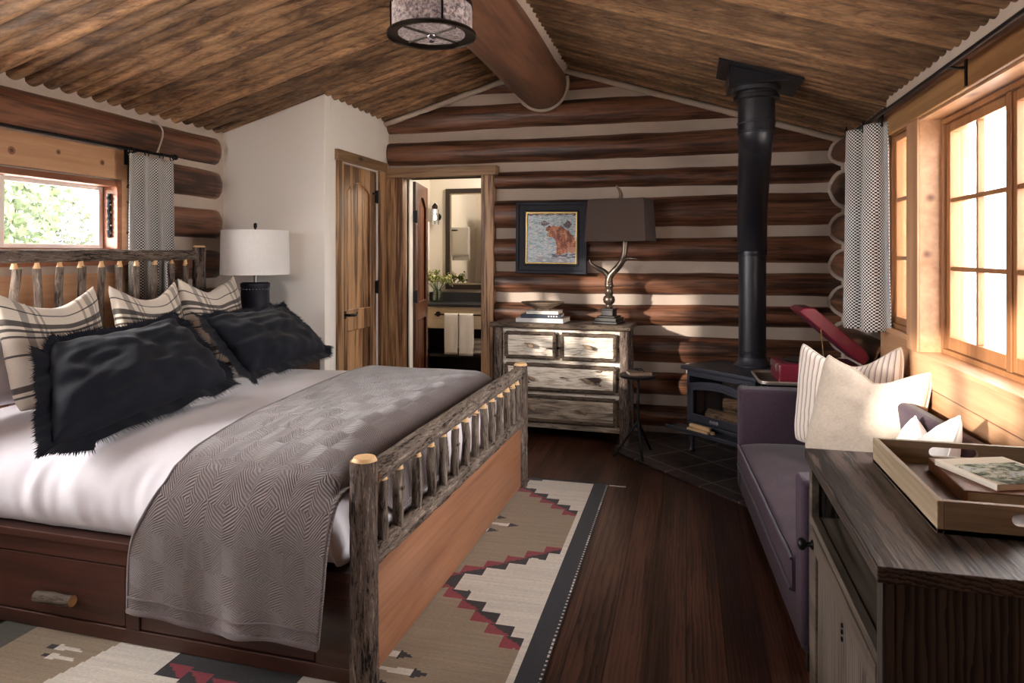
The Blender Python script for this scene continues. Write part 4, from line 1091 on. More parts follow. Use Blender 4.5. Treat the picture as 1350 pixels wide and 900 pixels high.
# ------------------------------------------------------------------ SOFA
PURP = fabric('purple_tweed', '#42333f', .92, 95, .42, .5, .12, .12)
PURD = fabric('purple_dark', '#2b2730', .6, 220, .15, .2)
PIPG = fabric('sofa_piping', '#3a3240', .9, 200)
sf = thing('sofa', 'small purple-grey tweed sofa with square arms along the window wall', 'sofa', (.331, 3.27, 0), 3)
def softbox(x0, x1, y0, y1, z0, z1, bev=.025, crown=0, n=1):
    b = MB(); b.box(x0, x1, y0, y1, z0, z1); return b
def cushion_grid(x0, x1, y0, y1, z0, z1, crown, rad, seed, nu=40, nv=70):
    b = MB(); P = []
    for i in range(nu+1):
        u = -1+2*i/nu; row = []
        for j in range(nv+1):
            v = -1+2*j/nv
            e = max(0, 1-abs(u)**6)*max(0, 1-abs(v)**10)
            z = lerp(z1-rad, z1+crown*(1-u*u)*(1-.6*v*v), e**.5) + .005*nz(u*3, v*4, seed)
            row.append((lerp(x0, x1, i/nu), lerp(y0, y1, j/nv), z))
        P.append(row)
    top = P; b.grid(top)
    # sides
    for edge in ([(0, j) for j in range(nv+1)], [(nu, j) for j in range(nv+1)], [(i, 0) for i in range(nu+1)], [(i, nv) for i in range(nu+1)]):
        E = [[top[i][j], (top[i][j][0], top[i][j][1], z0)] for i, j in edge]; b.grid(E)
    return b, P
b, P = cushion_grid(-.012, .565, -.722, .726, .225, .365, .045, .030, 3)
sc_ = b.build('seat_cushion', PURP, sf, smooth=70, weld=True)
b = MB(); b.tube([(p[0]-.002, p[1], p[2]+.004) for p in P[0]], .006, 8); b.tube([(-.016, y, .232) for y in (-.72, -.3, .2, .725)], .006, 8); b.build('piping', PIPG, sc_, smooth=60)
b = MB(); b.box(0, .66, -.835, .86, .07, .22); b.build('seat_rail', PURP, sf, smooth=30, bevel=.02, seg=4)
for y0, y1 in ((.728, .86), (-.838, -.725)):
    b = MB(); b.box(-.004, .655, y0, y1, .09, .648); a_ = b.build('arm', PURP, sf, smooth=30, bevel=.018, seg=4)
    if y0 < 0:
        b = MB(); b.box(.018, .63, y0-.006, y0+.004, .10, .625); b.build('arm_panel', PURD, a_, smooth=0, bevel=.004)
b = MB(); b.box(.575, .66, -.72, .725, .22, .745); b.build('backrest', PURP, sf, smooth=30, bevel=.03, seg=4)
for x in (.04, .61):
    for y in (-.79, .81):
        b = MB(); b.box(x-.02, x+.02, y-.02, y+.02, 0, .075); b.build('foot', plain('foot_wood', '#1d1512', .5), sf, smooth=0, bevel=.003)
# sofa pillows
t = NT('ticking_stripe'); uv = t.sep(t.uvc())
st_ = t.math('PINGPONG', uv[0], .0135)
q = t.math('LESS_THAN', st_, .0028); q2 = t.math('LESS_THAN', t.math('PINGPONG', t.math('ADD', uv[0], .006), .0135), .0010)
nn = t.noise(t.uvc(), 240, 2)
cc = t.mix(nn, '#e6d8cb', '#f2e8de'); cc = t.mix(t.math('MULTIPLY', q, .72), cc, '#6e4a4a'); cc = t.mix(t.math('MULTIPLY', q2, .5), cc, '#8a5a56')
t.P(Base_Color=cc, Roughness=.92, Specular_IOR_Level=.15, Sheen_Weight=.3); t.bump(nn, .25, .003)
STRIPE = t.mat
CREAMP = fabric('cream_tweed', '#cbbdad', .95, 75, .2, .6, .10, .3)
WHITEC = fabric('white_cotton', '#f4f0ec', .9, 300, .04, .15, .04)
pillow('striped_pillow', 'cream pillow with thin reddish stripes leaning in the far corner of the sofa', STRIPE, .54, .54, .14, (.755, 3.69, .43), (-15, -4, -38), None, (fabric('stripe_piping', '#d9c8bb'), .005), seed=51, chop=.12, pinch=.04, ear=1.4, rc=.08)
pillow('cream_pillow', 'plain cream pillow with piped edge in front of the striped pillow on the sofa', CREAMP, .48, .52, .14, (.735, 3.37, .43), (-23, 4, -32), None, (CREAMP, .0055), seed=61, chop=.11, pinch=.04, ear=1.25, rc=.09)
pillow('white_cushion', 'bright white pillow on the near end of the sofa, showing behind the wooden tray', WHITEC, .46, .42, .16, (.76, 2.75, .43), (-20, -13, -88), None, (WHITEC, .004), seed=71, chop=.13, pinch=.03, ear=1.0, rc=.08)

# ------------------------------------------------------------------ TRAY TABLE AND RED RECORD PLAYER
tt = thing('tray_table', 'small metal tray table with rounded rim between the sofa arm and the stove', 'table', (.70, 4.375, 0), 2)
def rrect(w, h, r, n=6):
    o = []
    for cx, cy, a0 in ((w-r, h-r, 0), (-w+r, h-r, 90), (-w+r, -h+r, 180), (w-r, -h+r, 270)):
        for k in range(n+1):
            a = R(a0+90*k/n); o.append((cx+r*math.cos(a), cy+r*math.sin(a)))
    return o
ZT = .655
b = MB(); b.prism(rrect(.29, .195, .05), ZT-.006, ZT); b.build('tray_top', plain('tray_metal', '#6d675f', .35, .7, nscale=9, namt=.3), tt, smooth=0)
b = MB(); q = rrect(.295, .20, .05); b.tube([(x, y, ZT+.008) for x, y in q + [q[0]]], .008, 8, caps=False); b.tube([(x*.995, y*.995, ZT) for x, y in q + [q[0]]], .006, 8, caps=False); b.build('tray_rim', plain('bright_rim', '#c2bab0', .28, .8), tt, smooth=60)
for x in (-.24, .24):
    for sy in (-1, 1):
        b = MB(); b.tube([(x, sy*.16, ZT-.008), (x, -sy*.16, .008)], .008, 8); b.build('leg', IRON, tt, smooth=60)
RED = plain('red_vinyl', '#6e1a2c', .35, spec=.5, nscale=25, namt=.12, bump=.08, bscale=300, Coat_Weight=.2)
REDD = plain('red_lining', '#551423', .6, nscale=30)
rp = thing('record_player', 'open red suitcase-style case with chrome clasps on the metal tray table', 'suitcase', (.735, 4.345, ZT+.0005), 2)
b = MB(); b.prism([(-.225, -.15), (.225, -.15), (.225, .15), (-.225, .15)], .0, .112); b.build('case', RED, rp, smooth=30, bevel=.012, seg=3)
b = MB(); b.prism(rrect(.205, .132, .01), .111, .1145); b.build('deck', REDD, rp, smooth=0)
b = MB(); b.lathe([(.115, .115), (.118, .119), (.115, .122), (.0, .122)], 40, (-.06, 0, 0)); b.build('turntable', plain('vinyl_black', '#151517', .3), rp, smooth=40)
for y in (-.085, .085):
    b = MB(); b.box(-.231, -.223, y-.022, y+.022, .062, .108); b.box(-.236, -.229, y-.012, y+.012, .072, .10); b.build('clasp', plain('chrome', '#d8d6d0', .15, .95), rp, smooth=0, bevel=.002)
for x in (-.225, .225):
    for y in (-.15, .15):
        b = MB(); b.box(x-.012*(1 if x > 0 else -.2), x+.012*(.2 if x > 0 else 1), y-.012*(1 if y > 0 else -.2), y+.012*(.2 if y > 0 else 1), .0, .03); b.build('corner_guard', plain('brass', '#b69a6a', .3, .8), rp, smooth=0, bevel=.002)
LT = Matrix.Translation((.225, 0, .118)) @ Matrix.Rotation(R(41), 4, 'Y')
b = MB(); b.prism([(0, 0), (-.455, 0), (-.445, .035), (-.40, .072), (-.05, .072), (0, .05)], -.15, .15, 'Y', T=LT); b.build('lid', RED, rp, smooth=30, bevel=.008, seg=3)
b = MB(); b.prism([(-.02, -.003), (-.44, -.003), (-.44, .0), (-.02, 0)], -.135, .135, 'Y', T=LT); b.build('lid_lining', REDD, rp, smooth=0)
b = MB(); p = LT @ Vector((-.30, -.151, .002)); b.tube([(.02, -.151, .10), p], .003, 6); b.build('lid_stay', plain('brass_stay', '#a58d68', .3, .8), rp, smooth=60)

# ------------------------------------------------------------------ SIDEBOARD (near, dark oak)
OAKT = wood('oak_top', '#1f1a18', '#5d5049', 'Y', 1.1, .42, 0, .45, spec=.5, contrast=.8, var=.2, ring=.6, rsc=3.0)
OAKZ = wood('oak_side', '#1a1513', '#4c413a', 'Z', 1.1, .6, .2, .5, contrast=.8, var=.3, ring=.55, rsc=2.2)
OAKY = wood('oak_rail', '#40362f', '#74675b', 'Y', 1.1, .55, 0, .3, contrast=.6)
OAKD = wood('oak_door', '#40372f', '#766a60', 'Z', 1.1, .55, .2, .3, contrast=.8, ring=.5, rsc=1.6)
OAKX = wood('oak_edge', '#241e1c', '#50453f', 'X', 1.1, .5, 0, .45, contrast=.75)
sb = thing('sideboard', 'dark grey-brown oak sideboard with an open shelf above a door, nearest the viewer', 'sideboard', (.70, 1.86, 0), 0)
x0, x1, y0, y1 = -.345, .34, -.415, .417
b = MB(); b.box(x0, x1, y0, y1, .768, .80); b.build('top', OAKT, sb, smooth=0, bevel=.003)
b = MB(); b.box(x0+.022, x1-.01, y0+.018, y0+.040, 0, .768); b.build('end_panel', OAKZ, sb, smooth=0, bevel=.002)
b = MB(); b.box(x0+.022, x1-.01, y1-.040, y1-.018, 0, .768); b.build('end_panel', OAKZ, sb, smooth=0, bevel=.002)
b = MB(); b.box(x1-.03, x1-.012, y0+.04, y1-.04, .04, .768); b.build('back_panel', OAKZ, sb, smooth=0)
b = MB(); b.box(x0+.03, x1-.03, y0+.04, y1-.04, .585, .605); b.build('shelf', OAKY, sb, smooth=0)
b = MB(); b.box(x0+.03, x1-.03, y0+.04, y1-.04, .04, .06); b.box(x0+.05, x0+.065, y0+.04, y1-.04, 0, .04); b.build('bottom', OAKZ, sb, smooth=0)
for ya, yb in ((y0+.012, y0+.052), (y1-.052, y1-.012)):
    b = MB(); b.box(x0+.012, x0+.034, ya, yb, 0, .768); b.build('stile', OAKZ if ya < 0 else OAKY, sb, smooth=0, bevel=.002)
b = MB(); b.box(x0+.012, x0+.034, y0+.05, y1-.05, .583, .607); b.build('shelf_edge', OAKY, sb, smooth=0, bevel=.002)
da, db = y0+.056, y1-.056
b = MB(); frame_rects(b, 'Y', x0+.010, x0+.032, da, db, .03, .578, .062); d = b.build('door', OAKY, sb, smooth=0, bevel=.003)
b = MB(); b.box(x0+.018, x0+.026, da+.055, db-.055, .09, .52); b.build('door_panel', OAKD, d, smooth=0)
b = MB(); b.lathe([(.014, 0), (.014, .004), (.007, .008), (.007, .018), (.015, .022), (.019, .030), (.017, .038), (.008, .043), (0, .044)], 18, T=Matrix.Translation((x0+.010, db-.03, .535)) @ Matrix.Rotation(R(-90), 4, 'Y')); b.build('knob', IRON, d, smooth=60)
b = MB()
for z in (.452, .47, .486): b.lathe([(.0055, 0), (.006, .003), (0, .005)], 10, T=Matrix.Translation((x0+.0175, da+.33, z)) @ Matrix.Rotation(R(-90), 4, 'Y'))
b.build('escutcheon', IRON, d, smooth=50)
# serving tray
TRW = wood('tray_wood', '#7d6a54', '#b9a386', 'Y', 1.2, .55, .2, .3, contrast=.45)
TRX = wood('tray_wood_end', '#6c5b47', '#a8927a', 'X', 1.2, .55, .2, .3, contrast=.5)
TRB = wood('tray_floor', '#54453a', '#857263', 'Y', 1.0, .5, 0, .25)
ty0, ty1, tx0, tx1 = 1.648, 2.17, .522, .925
tr = thing('serving_tray', 'weathered wooden serving tray with oval hand holes on the dark sideboard', 'tray', (0, 0, .8005), 0)
tr.location = ((tx0+tx1)/2, (ty0+ty1)/2, .8005); hx, hy = (tx1-tx0)/2, (ty1-ty0)/2
b = MB(); b.box(-hx, hx, -hy, hy, 0, .010); b.build('tray_base', TRB, tr, smooth=0)
for sx in (-1, 1):
    b = MB(); b.box(min(sx*hx, sx*(hx-.014)), max(sx*hx, sx*(hx-.014)), -hy, hy, .0, .070); b.build('long_side', TRW, tr, smooth=0, bevel=.002)
for sy in (-1, 1):
    hole = [(.052+.0*k, .0) for k in range(0)]
    hw, hh, zc_ = .048, .0135, .043
    inner = [(-hw+hh*math.cos(R(a)), zc_+hh*math.sin(R(a))) for a in range(90, 271, 20)] + [(hw+hh*math.cos(R(a)), zc_+hh*math.sin(R(a))) for a in range(-90, 91, 20)]
    m = len(inner); outer = []
    for (px_, pz_) in inner:
        dx, dz = px_, pz_-zc_
        k = min((hx-.014)/abs(dx) if abs(dx) > 1e-6 else 1e9, ((.070-zc_) if dz > 0 else zc_)/abs(dz) if abs(dz) > 1e-6 else 1e9)
        outer.append((dx*k, zc_+dz*k))
    for cxn, czn in ((-hx+.014, 0), (hx-.014, 0), (hx-.014, .07), (-hx+.014, .07)):
        i_ = min(range(m), key=lambda q_: (outer[q_][0]-cxn)**2+(outer[q_][1]-czn)**2); outer[i_] = (cxn, czn)
    b = MB(); ya, yb = sy*hy, sy*(hy-.014); b.ring_prism(outer, inner, min(ya, yb), max(ya, yb), 'Y'); b.build('handle_end', TRX, tr, smooth=0)
    b = MB()
ab = thing('old_album', 'thick old brown leather-bound book lying in the wooden tray', 'book', (.772, 1.955, .811), -1.5)
b = MB(); b.box(-.132, .132, -.135, .135, 0, .004); b.box(-.132, .132, -.135, .135, .029, .033); b.box(-.134, -.126, -.135, .135, 0, .033); b.build('cover', plain('old_leather', '#7d5238', .5, nscale=28, namt=.35, bump=.3, bscale=60), ab, smooth=0, bevel=.003)
b = MB(); b.box(-.126, .127, -.129, .129, .004, .029); b.build('page_block', plain('old_pages', '#b8a284', .9, nscale=60, namt=.15), ab, smooth=0)
bk = thing('booklet', 'square booklet with a printed landscape cover on top of the brown leather book', 'book', (.762, 1.962, .8445), 21)
b = MB(); b.box(-.098, .098, -.10, .10, 0, .014); b.build('page_block', plain('booklet_pages', '#efe6d8', .8, nscale=50, namt=.05), bk, smooth=0, bevel=.001)
t = NT('printed_cover'); o = t.obj(); f1 = t.noise(t.mapv(o, (14, 22, 1)), 1, 5, .6, 1.0); f2 = t.noise(t.mapv(o, (45, 60, 1)), 1, 4, .7)
yy = t.sep(o)[1]
cc = t.ramp(f1, [(.40, '#4d5445'), (.47, '#9aa38a'), (.53, '#cfc8b6'), (.62, '#b9c4c4')])
cc = t.mix(t.math('MULTIPLY', t.math('LESS_THAN', f2, .44), .7), cc, '#2e2c2a')
cc = t.mix(t.math('GREATER_THAN', yy, .052), cc, '#d9cdb9'); cc = t.mix(t.math('GREATER_THAN', t.math('ABSOLUTE', t.sep(o)[0]), .09), cc, '#e6dccb')
t.P(Base_Color=cc, Roughness=.8, Specular_IOR_Level=.1)
b = MB(); b.box(-.0985, .0985, -.1005, .1005, .0141, .0152); b.build('printed_cover', t.mat, bk, smooth=0)
# ------------------------------------------------------------------ RUG
def rug_col(X, Y):
    navy, cream, taupe, red, drk, olive = '#23232c', '#ddd4c8', '#98856f', '#8e2f3c', '#2a2428', '#4f4d45'
    jx = .0015*nz(X*40, Y*60, 0); X2 = X + jx
    xc = -1.48; x = xc + abs(X2-xc) if X2 < xc else X2
    if Y > 4.128 or Y < 1.26: return navy
    if Y < 2.06 and -2.35 < X < -1.22:
        if -1.98 + (Y-1.95)*.25 < X < -1.71: return cream
        if -1.71 <= X < -1.22:
            q = (X+1.71)/.10 - int((X+1.71)/.10); e = 1.985-.055*int((X+1.71)/.10)*.35
            if Y > e-.02: return drk
            if Y > e-.09: return red if q > (e-Y-.02)/.07 else drk
            return cream
        if X < -1.99:
            for j in (0, 1):
                dy = abs(Y-(1.945-.05*j)); d = X+2.19-.02*j
                if 0 < d < .03 and dy < .012: return drk
                if .03 <= d < .16 and dy < .020*(1-d/.17): return cream
        return taupe
    if X < -2.18 and Y < 2.2: return olive
    if x > -.464 and (Y % .026) < .011: return cream
    if x > -.543: return navy
    if x > -.572: return cream
    Yn = Y + .001*nz(X*50, Y*30, 4)
    Yc = min((4.03, 2.762, 1.48), key=lambda c: abs(c-Yn)); a = abs(Yn-Yc)/.0715
    if a < 6:
        i = int(a); f = a-i; xl = -1.035+.0785*i; xr = xl+.102
        if x > xr: return cream
        if x > xl: return red if f > (x-xl)/.102 else drk
    for yc in (3.395, 2.115):
        for j in (-2, -1, 0, 1, 2):
            tip = -.825-.088*abs(j); dy = abs(Yn-(yc+.086*j)); d = tip-x
            if 0 < d < .055 and dy < .026*d/.055: return drk
            if .055 <= d < .24 and dy < .020*(1-(d-.055)/.20): return cream
        if x < -1.0 and abs(Yn-yc) < (-1.0-x)*1.1 and x > -1.35: return cream
    return taupe
RX0, RX1, RY0, RY1 = -2.5, -.458, 1.24, 4.15
cs_ = .0085; nx, ny = int((RX1-RX0)/cs_), int((RY1-RY0)/cs_)
b = MB(); cols = {k: lin(k) for k in ('#23232c', '#ddd4c8', '#98856f', '#8e2f3c', '#2a2428', '#4f4d45')}
xs = [lerp(RX0, RX1, i/nx) for i in range(nx+1)]; ysr = [lerp(RY0, RY1, j/ny) for j in range(ny+1)]
# skip the part hidden under the bed base (the weave still runs under its edges)
idx = {}
def vid(i, j):
    k = (i, j)
    if k not in idx: idx[k] = len(b.v); b.v.append((xs[i], ysr[j], .010+.0012*nz(xs[i]*3, ysr[j]*3, 0)))
    return idx[k]
for i in range(nx):
    for j in range(ny):
        X, Y = (xs[i]+xs[i+1])/2, (ysr[j]+ysr[j+1])/2
        if -2.95 < X < -1.15 and 2.15 < Y < 3.85:
            if i % 1: continue
        b.fc[len(b.f)] = cols[rug_col(X, Y)]
        b.f.append([vid(i, j), vid(i+1, j), vid(i+1, j+1), vid(i, j+1)]); b.m.append(0)
for (xa, xb, ya, yb) in ((RX0, RX1, RY0, RY0), (RX0, RX1, RY1, RY1), (RX0, RX0, RY0, RY1), (RX1, RX1, RY0, RY1)):
    b.fc[len(b.f)] = cols['#23232c']; b.add([(xa, ya, .0006), (xb, yb, .0006), (xb, yb, .011), (xa, ya, .011)], [(0, 1, 2, 3)])
t = NT('woven_wool'); o = t.obj()
wv = t.noise(t.mapv(o, (60, 420, 1)), 1, 3, .7); st_ = t.noise(t.mapv(o, (2.5, 55, 1)), 1, 3, .6)
vc = t.n('VertexColor', {'layer_name': 'Col'}).outputs[0]
cc = t.mix(1.0, vc, t.ramp(wv, [(.3, .72), (.7, 1.15)]), 'MULTIPLY'); cc = t.mix(1.0, cc, t.ramp(st_, [(.3, .85), (.7, 1.08)]), 'MULTIPLY')
t.P(Base_Color=cc, Roughness=.95, Specular_IOR_Level=.1, Sheen_Weight=.2); t.bump(wv, .5, .004)
tag(b.build('rug', t.mat, smooth=0), 'woven wool rug with stepped red and black zigzags and a navy border under the bed', 'rug')
b = MB(); b.tube([(0, 0, 0), (.03, .004, .0), (.065, -.004, .001), (.10, .003, .0)], .0035, 6)
tag(b.build('yarn_strand', plain('cord_white', '#cfc8bd', .9), smooth=60, loc=(-.452, 4.135, .0045)), 'short loose pale yarn end lying at the far corner of the rug', 'yarn')

# ------------------------------------------------------------------ BATHROOM FITTINGS
STONE = plain('dark_stone', '#2c2c30', .3, spec=.5, nscale=25, namt=.3)
va = thing('vanity', 'bathroom vanity with dark stone counter and cream front seen through the doorway', 'vanity', (-2.0, 7.2, 0), 0)
b = MB(); b.box(-.875, .98, -.27, .24, .835, .865); b.build('counter', STONE, va, smooth=0, bevel=.003)
b = MB(); b.box(-.875, .98, .215, .24, .865, .965); b.build('backsplash', STONE, va, smooth=0, bevel=.002)
b = MB(); b.box(-.875, .98, -.245, .20, .60, .834); b.build('apron', wood('vanity_front', '#cdb797', '#e2d0b4', 'X', 1, .5, 0, .1), va, smooth=0, bevel=.003)
b = MB(); b.box(-.875, .98, -.15, .22, .28, .31); b.build('shelf', plain('vanity_shelf', '#2a2420', .5), va, smooth=0)
b = MB(); b.box(-.875, .98, .20, .23, .0, .60); b.build('back_panel', plain('vanity_dark', '#1c1817', .7), va, smooth=0)
for x in (-.86, .90):
    b = MB(); b.box(x, x+.06, -.24, -.18, 0, .60); b.build('leg', plain('vanity_leg', '#2a2420', .5), va, smooth=0)
b = MB(); b.tube(catmull([(-.1, .15, .865), (-.1, .15, .93), (-.1, .12, .965), (-.1, .06, .965), (-.1, .04, .945)], 14), .011, 10); b.tube([(-.17, .15, .865), (-.17, .15, .90)], .012, 10); b.build('faucet', BRONZE, va, smooth=60)
TB = -.245
b = MB(); b.tube([(-.62, TB-.055, .755), (.05, TB-.055, .755)], .008, 10)
for x in (-.60, .03): b.tube([(x, TB-.055, .755), (x, TB, .755)], .008, 10); b.lathe([(.028, 0), (.028, .008), (.012, .014)], 16, T=Matrix.Translation((x, TB, .755)) @ Matrix.Rotation(R(90), 4, 'X'))
b.build('towel_bar', BRONZE, va, smooth=60)
TOW = fabric('white_terry', '#f2eeea', .95, 150, .06, .6, .04)
def towel(label, x, w, L_, y, z, seed, rz=0, name='hand_towel'):
    P = []; n = 18
    for i in range(n+1):
        u = i/n; row = []
        prof = [(-.013, -L_), (-.014, -L_*.5), (-.0135, -.03), (-.010, .006), (0, .0135), (.010, .006), (.0135, -.03), (.014, -L_*.45), (.013, -L_*.85)]
        for yy, zz in catmull(prof, 40):
            row.append(((u-.5)*w*(1+.03*nz(zz*3, seed, 0)), yy+(.004*math.sin(u*9+seed)*min(1, -zz*4) if zz < 0 else 0)*(1 if yy < 0 else -1), zz))
        P.append(row)
    b = MB(); b.grid(P); o_ = b.build(name, TOW, smooth=80, loc=(x, y, z), solid=.006, rot=(0, 0, R(rz)))
    return tag(o_, label, 'towel', 'white towels in the bathroom')
towel('white hand towel hanging on the vanity bar, beside the door side', -2.43, .150, .42, 7.2+TB-.055, .755, 1)
towel('white hand towel hanging on the vanity bar, beside the wooden door casing', -2.262, .155, .43, 7.2+TB-.055, .755, 4)
ft = MB(); P = []
for k in range(3): ft.box(-.17, .17, -.11, .11, .052*k, .052*k+.046)
tag(ft.build('folded_towel', TOW, smooth=40, bevel=.02, seg=3, loc=(-2.25, 7.2, .311)), 'folded white towel on the dark shelf under the vanity', 'towel')
mi = thing('mirror', 'dark-framed rectangular mirror on the cream bathroom wall', 'mirror', (-1.975, 7.425, 1.585), 0)
mi.location = (-2.225, 7.43, 1.575)
b = MB(); b.ring_prism(rect(.46, .575), rect(.405, .52), -.018, .018); b.build('frame', plain('mirror_frame', '#2a201b', .4, nscale=20), mi, smooth=0, bevel=.004)
b = MB(); b.ring_prism(rect(.41, .525), rect(.392, .507), -.012, .01); b.build('inner_liner', plain('mirror_liner', '#a8987e', .4, .5), mi, smooth=0)
b = MB(); b.box(-.395, .395, -.002, .004, -.51, .51); t = NT('mirror_glass'); t.P(Base_Color=(.86, .85, .83), Metallic=1.0, Roughness=.03); b.build('mirror_glass', t.mat, mi, smooth=0)
sn = thing('wall_sconce', 'black wall sconce with a clear glass cylinder beside the bathroom mirror', 'wall lamp', (-2.79, 7.448, 1.83), 0)
b = MB(); b.lathe([(.045, 0), (.045, .012), (.02, .02)], 24, T=Matrix.Rotation(R(90), 4, 'X')); b.tube([(0, -.01, 0), (0, -.08, .01), (0, -.095, .05), (0, -.095, .09)], .009, 10); b.lathe([(.028, .085), (.034, .095), (.034, .12), (.018, .14), (.006, .155), (.0, .157)], 20, (0, -.095, 0)); b.build('arm', BRONZE, sn, smooth=50)
b = MB(); b.lathe([(.045, .09), (.047, .05), (.047, -.09), (.044, -.09), (.044, .05), (.042, .088)], 28, (0, -.095, 0)); b.build('glass_shade', glass('sconce_glass', (.97, .98, 1), .3), sn, smooth=50)
t = NT('bulb'); t.P(Base_Color=(1, .95, .85), Emission_Color=(1, .9, .75), Emission_Strength=.6); b = MB(); b.lathe([(.0, -.045), (.016, -.04), (.022, -.02), (.018, .005), (.011, .03), (.011, .085), (0, .087)], 18, (0, -.095, 0)); b.build('bulb', t.mat, sn, smooth=50)
# flowers
vz = thing('flower_vase', 'glass jar of pale green and white flowers on the bathroom counter', 'vase', (-2.70, 7.20, .8655), 0)
b = MB(); b.lathe([(.0, .004), (.04, .004), (.044, .0), (.052, .01), (.053, .06), (.049, .12), (.046, .135), (.05, .14), (.047, .14), (.044, .13), (.049, .06), (.047, .012), (0, .010)], 28); b.build('jar', glass('jar_glass', (.85, .95, .88), .25), vz, smooth=50)
b = MB(); b.lathe([(0, .012), (.046, .012), (.048, .06), (.047, .09), (0, .09)], 24); b.build('water', glass('jar_water', (.62, .78, .62), .1), vz, smooth=50)
b = MB(); fl = MB(); rr = random.Random(5)
for k in range(26):
    a = rr.uniform(0, 2*PI); q = rr.random()**.5*.16; h = .30+.06*rr.random()-q*.5
    tip = Vector((q*math.cos(a), q*math.sin(a)*.8, h)); b.tube([(tip.x*.08, tip.y*.08, .02), (tip.x*.25, tip.y*.25, .14), tip], .0022, 5)
    for m in range(16):
        c = tip + Vector((rr.gauss(0, .024), rr.gauss(0, .022), rr.gauss(0, .017))); s_ = .009+.009*rr.random()
        n1 = Vector((rr.uniform(-1, 1), rr.uniform(-1, 1), rr.uniform(-1, 1))).normalized(); n2 = n1.orthogonal().normalized(); n3 = n1.cross(n2)
        fl.add([c+n2*s_*1.3, c+n3*s_, c-n2*s_*1.3, c-n3*s_, c+n1*s_*.7], [(0, 1, 4), (1, 2, 4), (2, 3, 4), (3, 0, 4)], m % 3)
b.build('stems', plain('stem_green', '#5f7040', .7), vz, smooth=50)
stuff(fl.build('blossoms', [plain('blossom_green', '#a9ad62', .8), plain('blossom_pale', '#d3d1a0', .8), plain('leaf_green', '#6f8048', .8)], vz, smooth=0))
# peg with a towel on the left bathroom wall (seen in the mirror)
pg = MB(); pg.lathe([(.03, 0), (.03, .01), (.01, .015), (.01, .10), (.014, .105), (0, .11)], 16, T=Matrix.Rotation(R(90), 4, 'Y'))
tag(pg.build('towel_peg', BRONZE, smooth=50, loc=(-2.884, 6.72, 1.70)), 'dark peg on the bathroom side wall holding a white towel, seen in the mirror', 'peg')
o_ = towel('white towel hanging from the wall peg, seen in the bathroom mirror', -2.745, .25, .40, 6.72, 1.722, 9, 12, 'hanging_towel')

# ------------------------------------------------------------------ OUTDOORS
b = MB(); b.box(-40, 40, -40, 60, -.4, -.3); struct(b.build('ground', plain('pale_gravel', '#ebe6dd', .95, nscale=.6, namt=.15), smooth=0))
LEAF = plain('leaf_pale', '#4a5839', .7, nscale=3, namt=.35); TRK = bark('trunk_bark', '#3a3029', '#7a6b5c', 'Z', .3)
def tree(x, y, h, w, seed, label):
    r = thing('tree', label, 'tree', (x, y, -.3), seed*40, 'trees outside the bed window')
    rr = random.Random(seed); b = MB(); b.tube([(0, 0, 0), (.05, .03, h*.4), (-.03, .05, h*.9)], [.12, .09, .03], 10, 0, .2, seed); b.build('trunk', TRK, r, smooth=60)
    b = MB()
    for k in range(5200):
        a, q, z = rr.uniform(0, 2*PI), rr.random()**.6, rr.random()
        rad = w*(.35+.65*math.sin(PI*min(1, z*.85+.12)))*q
        c = Vector((rad*math.cos(a), rad*math.sin(a), .25+z*(h-.1)))
        n2 = Vector((rr.uniform(-1, 1), rr.uniform(-1, 1), rr.uniform(-1, 1))).normalized(); n3 = n2.orthogonal().normalized(); s_ = rr.uniform(.05, .11)
        b.add([c-n2*s_, c+n3*s_*.45, c+n2*s_, c-n3*s_*.45], [(0, 1, 2, 3)])
    stuff(b.build('foliage', LEAF, r, smooth=0))
tree(-8.9, 6.7, 3.6, 1.1, 1, 'pale green tree outside the bed window, behind its left sash bar')
tree(-10.4, 8.6, 3.2, 1.2, 2, 'pale green tree outside the bed window, behind the middle of the large pane')
tree(-8.3, 9.4, 3.4, 1.0, 3, 'pale green tree outside the bed window, behind the curtain edge of the pane')
WP = plain('porch_post_paint', '#c9c6cb', .6)
for k, (x, y, s_, lb) in enumerate(((2.35, 8.2, .05, 'slim pale porch post seen through the narrow window beside the curtain'), (3.2, 9.6, .10, 'pale porch post seen through the first pane column of the large window'), (3.6, 8.6, .12, 'pale porch post seen through the second pane column of the large window'))):
    b = MB(); b.box(-s_, s_, -s_, s_, 0, 2.9); b.box(-s_*1.4, s_*1.4, -s_*1.4, s_*1.4, 0, .25); b.box(-s_*1.4, s_*1.4, -s_*1.4, s_*1.4, 2.7, 2.9)
    tag(b.build('porch_post', WP, smooth=0, bevel=.01, loc=(x, y, -.3)), lb, 'post')
# ------------------------------------------------------------------ LIGHT AND CAMERA
sc = bpy.context.scene
w = bpy.data.worlds.new('sky'); sc.world = w; w.use_nodes = True
nt = w.node_tree; bg = nt.nodes['Background']; bg.inputs[0].default_value = (1.0, .972, .95, 1); bg.inputs[1].default_value = 5.0
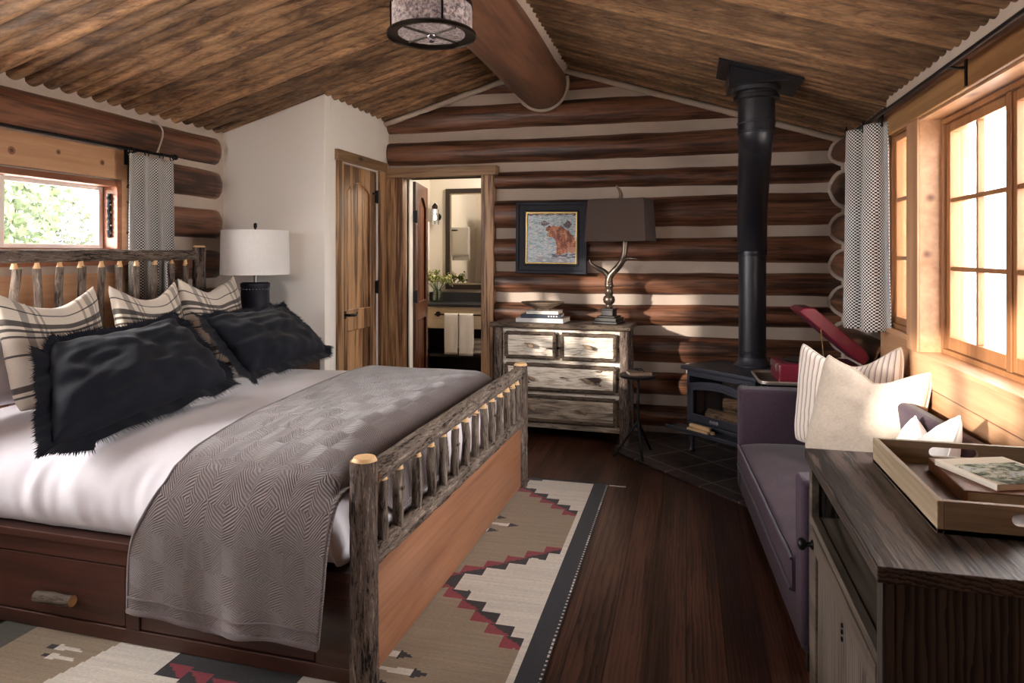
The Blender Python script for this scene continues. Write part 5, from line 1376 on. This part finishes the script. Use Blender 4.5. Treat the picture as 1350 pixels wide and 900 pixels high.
# brighter, warmer sky around the low sun
gd = Vector((-.64*math.cos(R(14)), -.768*math.cos(R(14)), math.sin(R(14)))).normalized()
tc = nt.nodes.new('ShaderNodeTexCoord'); dp = nt.nodes.new('ShaderNodeVectorMath'); dp.operation = 'DOT_PRODUCT'; dp.inputs[1].default_value = gd
nt.links.new(tc.outputs['Generated'], dp.inputs[0])
mx = nt.nodes.new('ShaderNodeMath'); mx.operation = 'MAXIMUM'; mx.inputs[1].default_value = 0; nt.links.new(dp.outputs['Value'], mx.inputs[0])
pw = nt.nodes.new('ShaderNodeMath'); pw.operation = 'POWER'; pw.inputs[1].default_value = 3.0; nt.links.new(mx.outputs[0], pw.inputs[0])
ml = nt.nodes.new('ShaderNodeMath'); ml.operation = 'MULTIPLY_ADD'; ml.inputs[1].default_value = 9.0; ml.inputs[2].default_value = 7.0; nt.links.new(pw.outputs[0], ml.inputs[0])
nt.links.new(ml.outputs[0], bg.inputs[1])
def sun(az_dir, elev, strength, col, ang):
    d = Vector((az_dir[0], az_dir[1], 0)).normalized(); v = Vector((d.x*math.cos(R(elev)), d.y*math.cos(R(elev)), -math.sin(R(elev))))
    l = bpy.data.lights.new('sun', 'SUN'); l.energy = strength; l.color = col; l.angle = R(ang)
    o = bpy.data.objects.new('sun', l); C.objects.link(o); o.rotation_euler = v.to_track_quat('-Z', 'Y').to_euler(); return o
sun((.64, .768), 11, 4.2, (1, .90, .78), 1.2)
def portal(name, loc, rot, sx, sy):
    l = bpy.data.lights.new(name, 'AREA'); l.shape = 'RECTANGLE'; l.size = sx; l.size_y = sy; l.cycles.is_portal = True
    o = bpy.data.objects.new(name, l); C.objects.link(o); o.location = loc; o.rotation_euler = tuple(R(a) for a in rot); return o
portal('portal_right', (XR+.25, 3.05, 1.5), (0, 90, 0), 1.2, 2.1)
portal('portal_bed', (XL-.2, 2.96, 1.62), (0, -90, 0), .5, 1.0)
portal('portal_side', (XL-.2, 1.81, 1.55), (0, -90, 0), 1.4, 1.3)
portal('portal_rear', (-2.65, YF-.2, 2.03), (90, 0, 0), 1.2, .65)
def point(name, loc, e, col, r):
    l = bpy.data.lights.new(name, 'POINT'); l.energy = e; l.color = col; l.shadow_soft_size = r
    o = bpy.data.objects.new(name, l); C.objects.link(o); o.location = loc; return o
point('bathroom_fill', (-1.6, 6.6, 2.35), 13, (1, .92, .82), .12)  # unseen fill added to light the bathroom; no fixture belongs to it
cam = bpy.data.cameras.new('camera'); co = bpy.data.objects.new('camera', cam); C.objects.link(co)
cam.sensor_width = 36; cam.lens = 24.0; cam.shift_y = -115/1350; cam.clip_start = .02
co.location = (0, 0, 1.40); co.rotation_euler = (R(90), 0, R(14.33)); sc.camera = co
vs = sc.view_settings; vs.view_transform = 'Standard'; vs.look = 'None'; vs.gamma = 1; vs.use_curve_mapping = False; vs.exposure = 1.85
sc.cycles.use_denoising = True
sc.cycles.max_bounces = 10; sc.cycles.diffuse_bounces = 5; sc.cycles.glossy_bounces = 4; sc.cycles.transparent_max_bounces = 12
sc.cycles.sample_clamp_indirect = 8; sc.cycles.caustics_reflective = False; sc.cycles.caustics_refractive = False
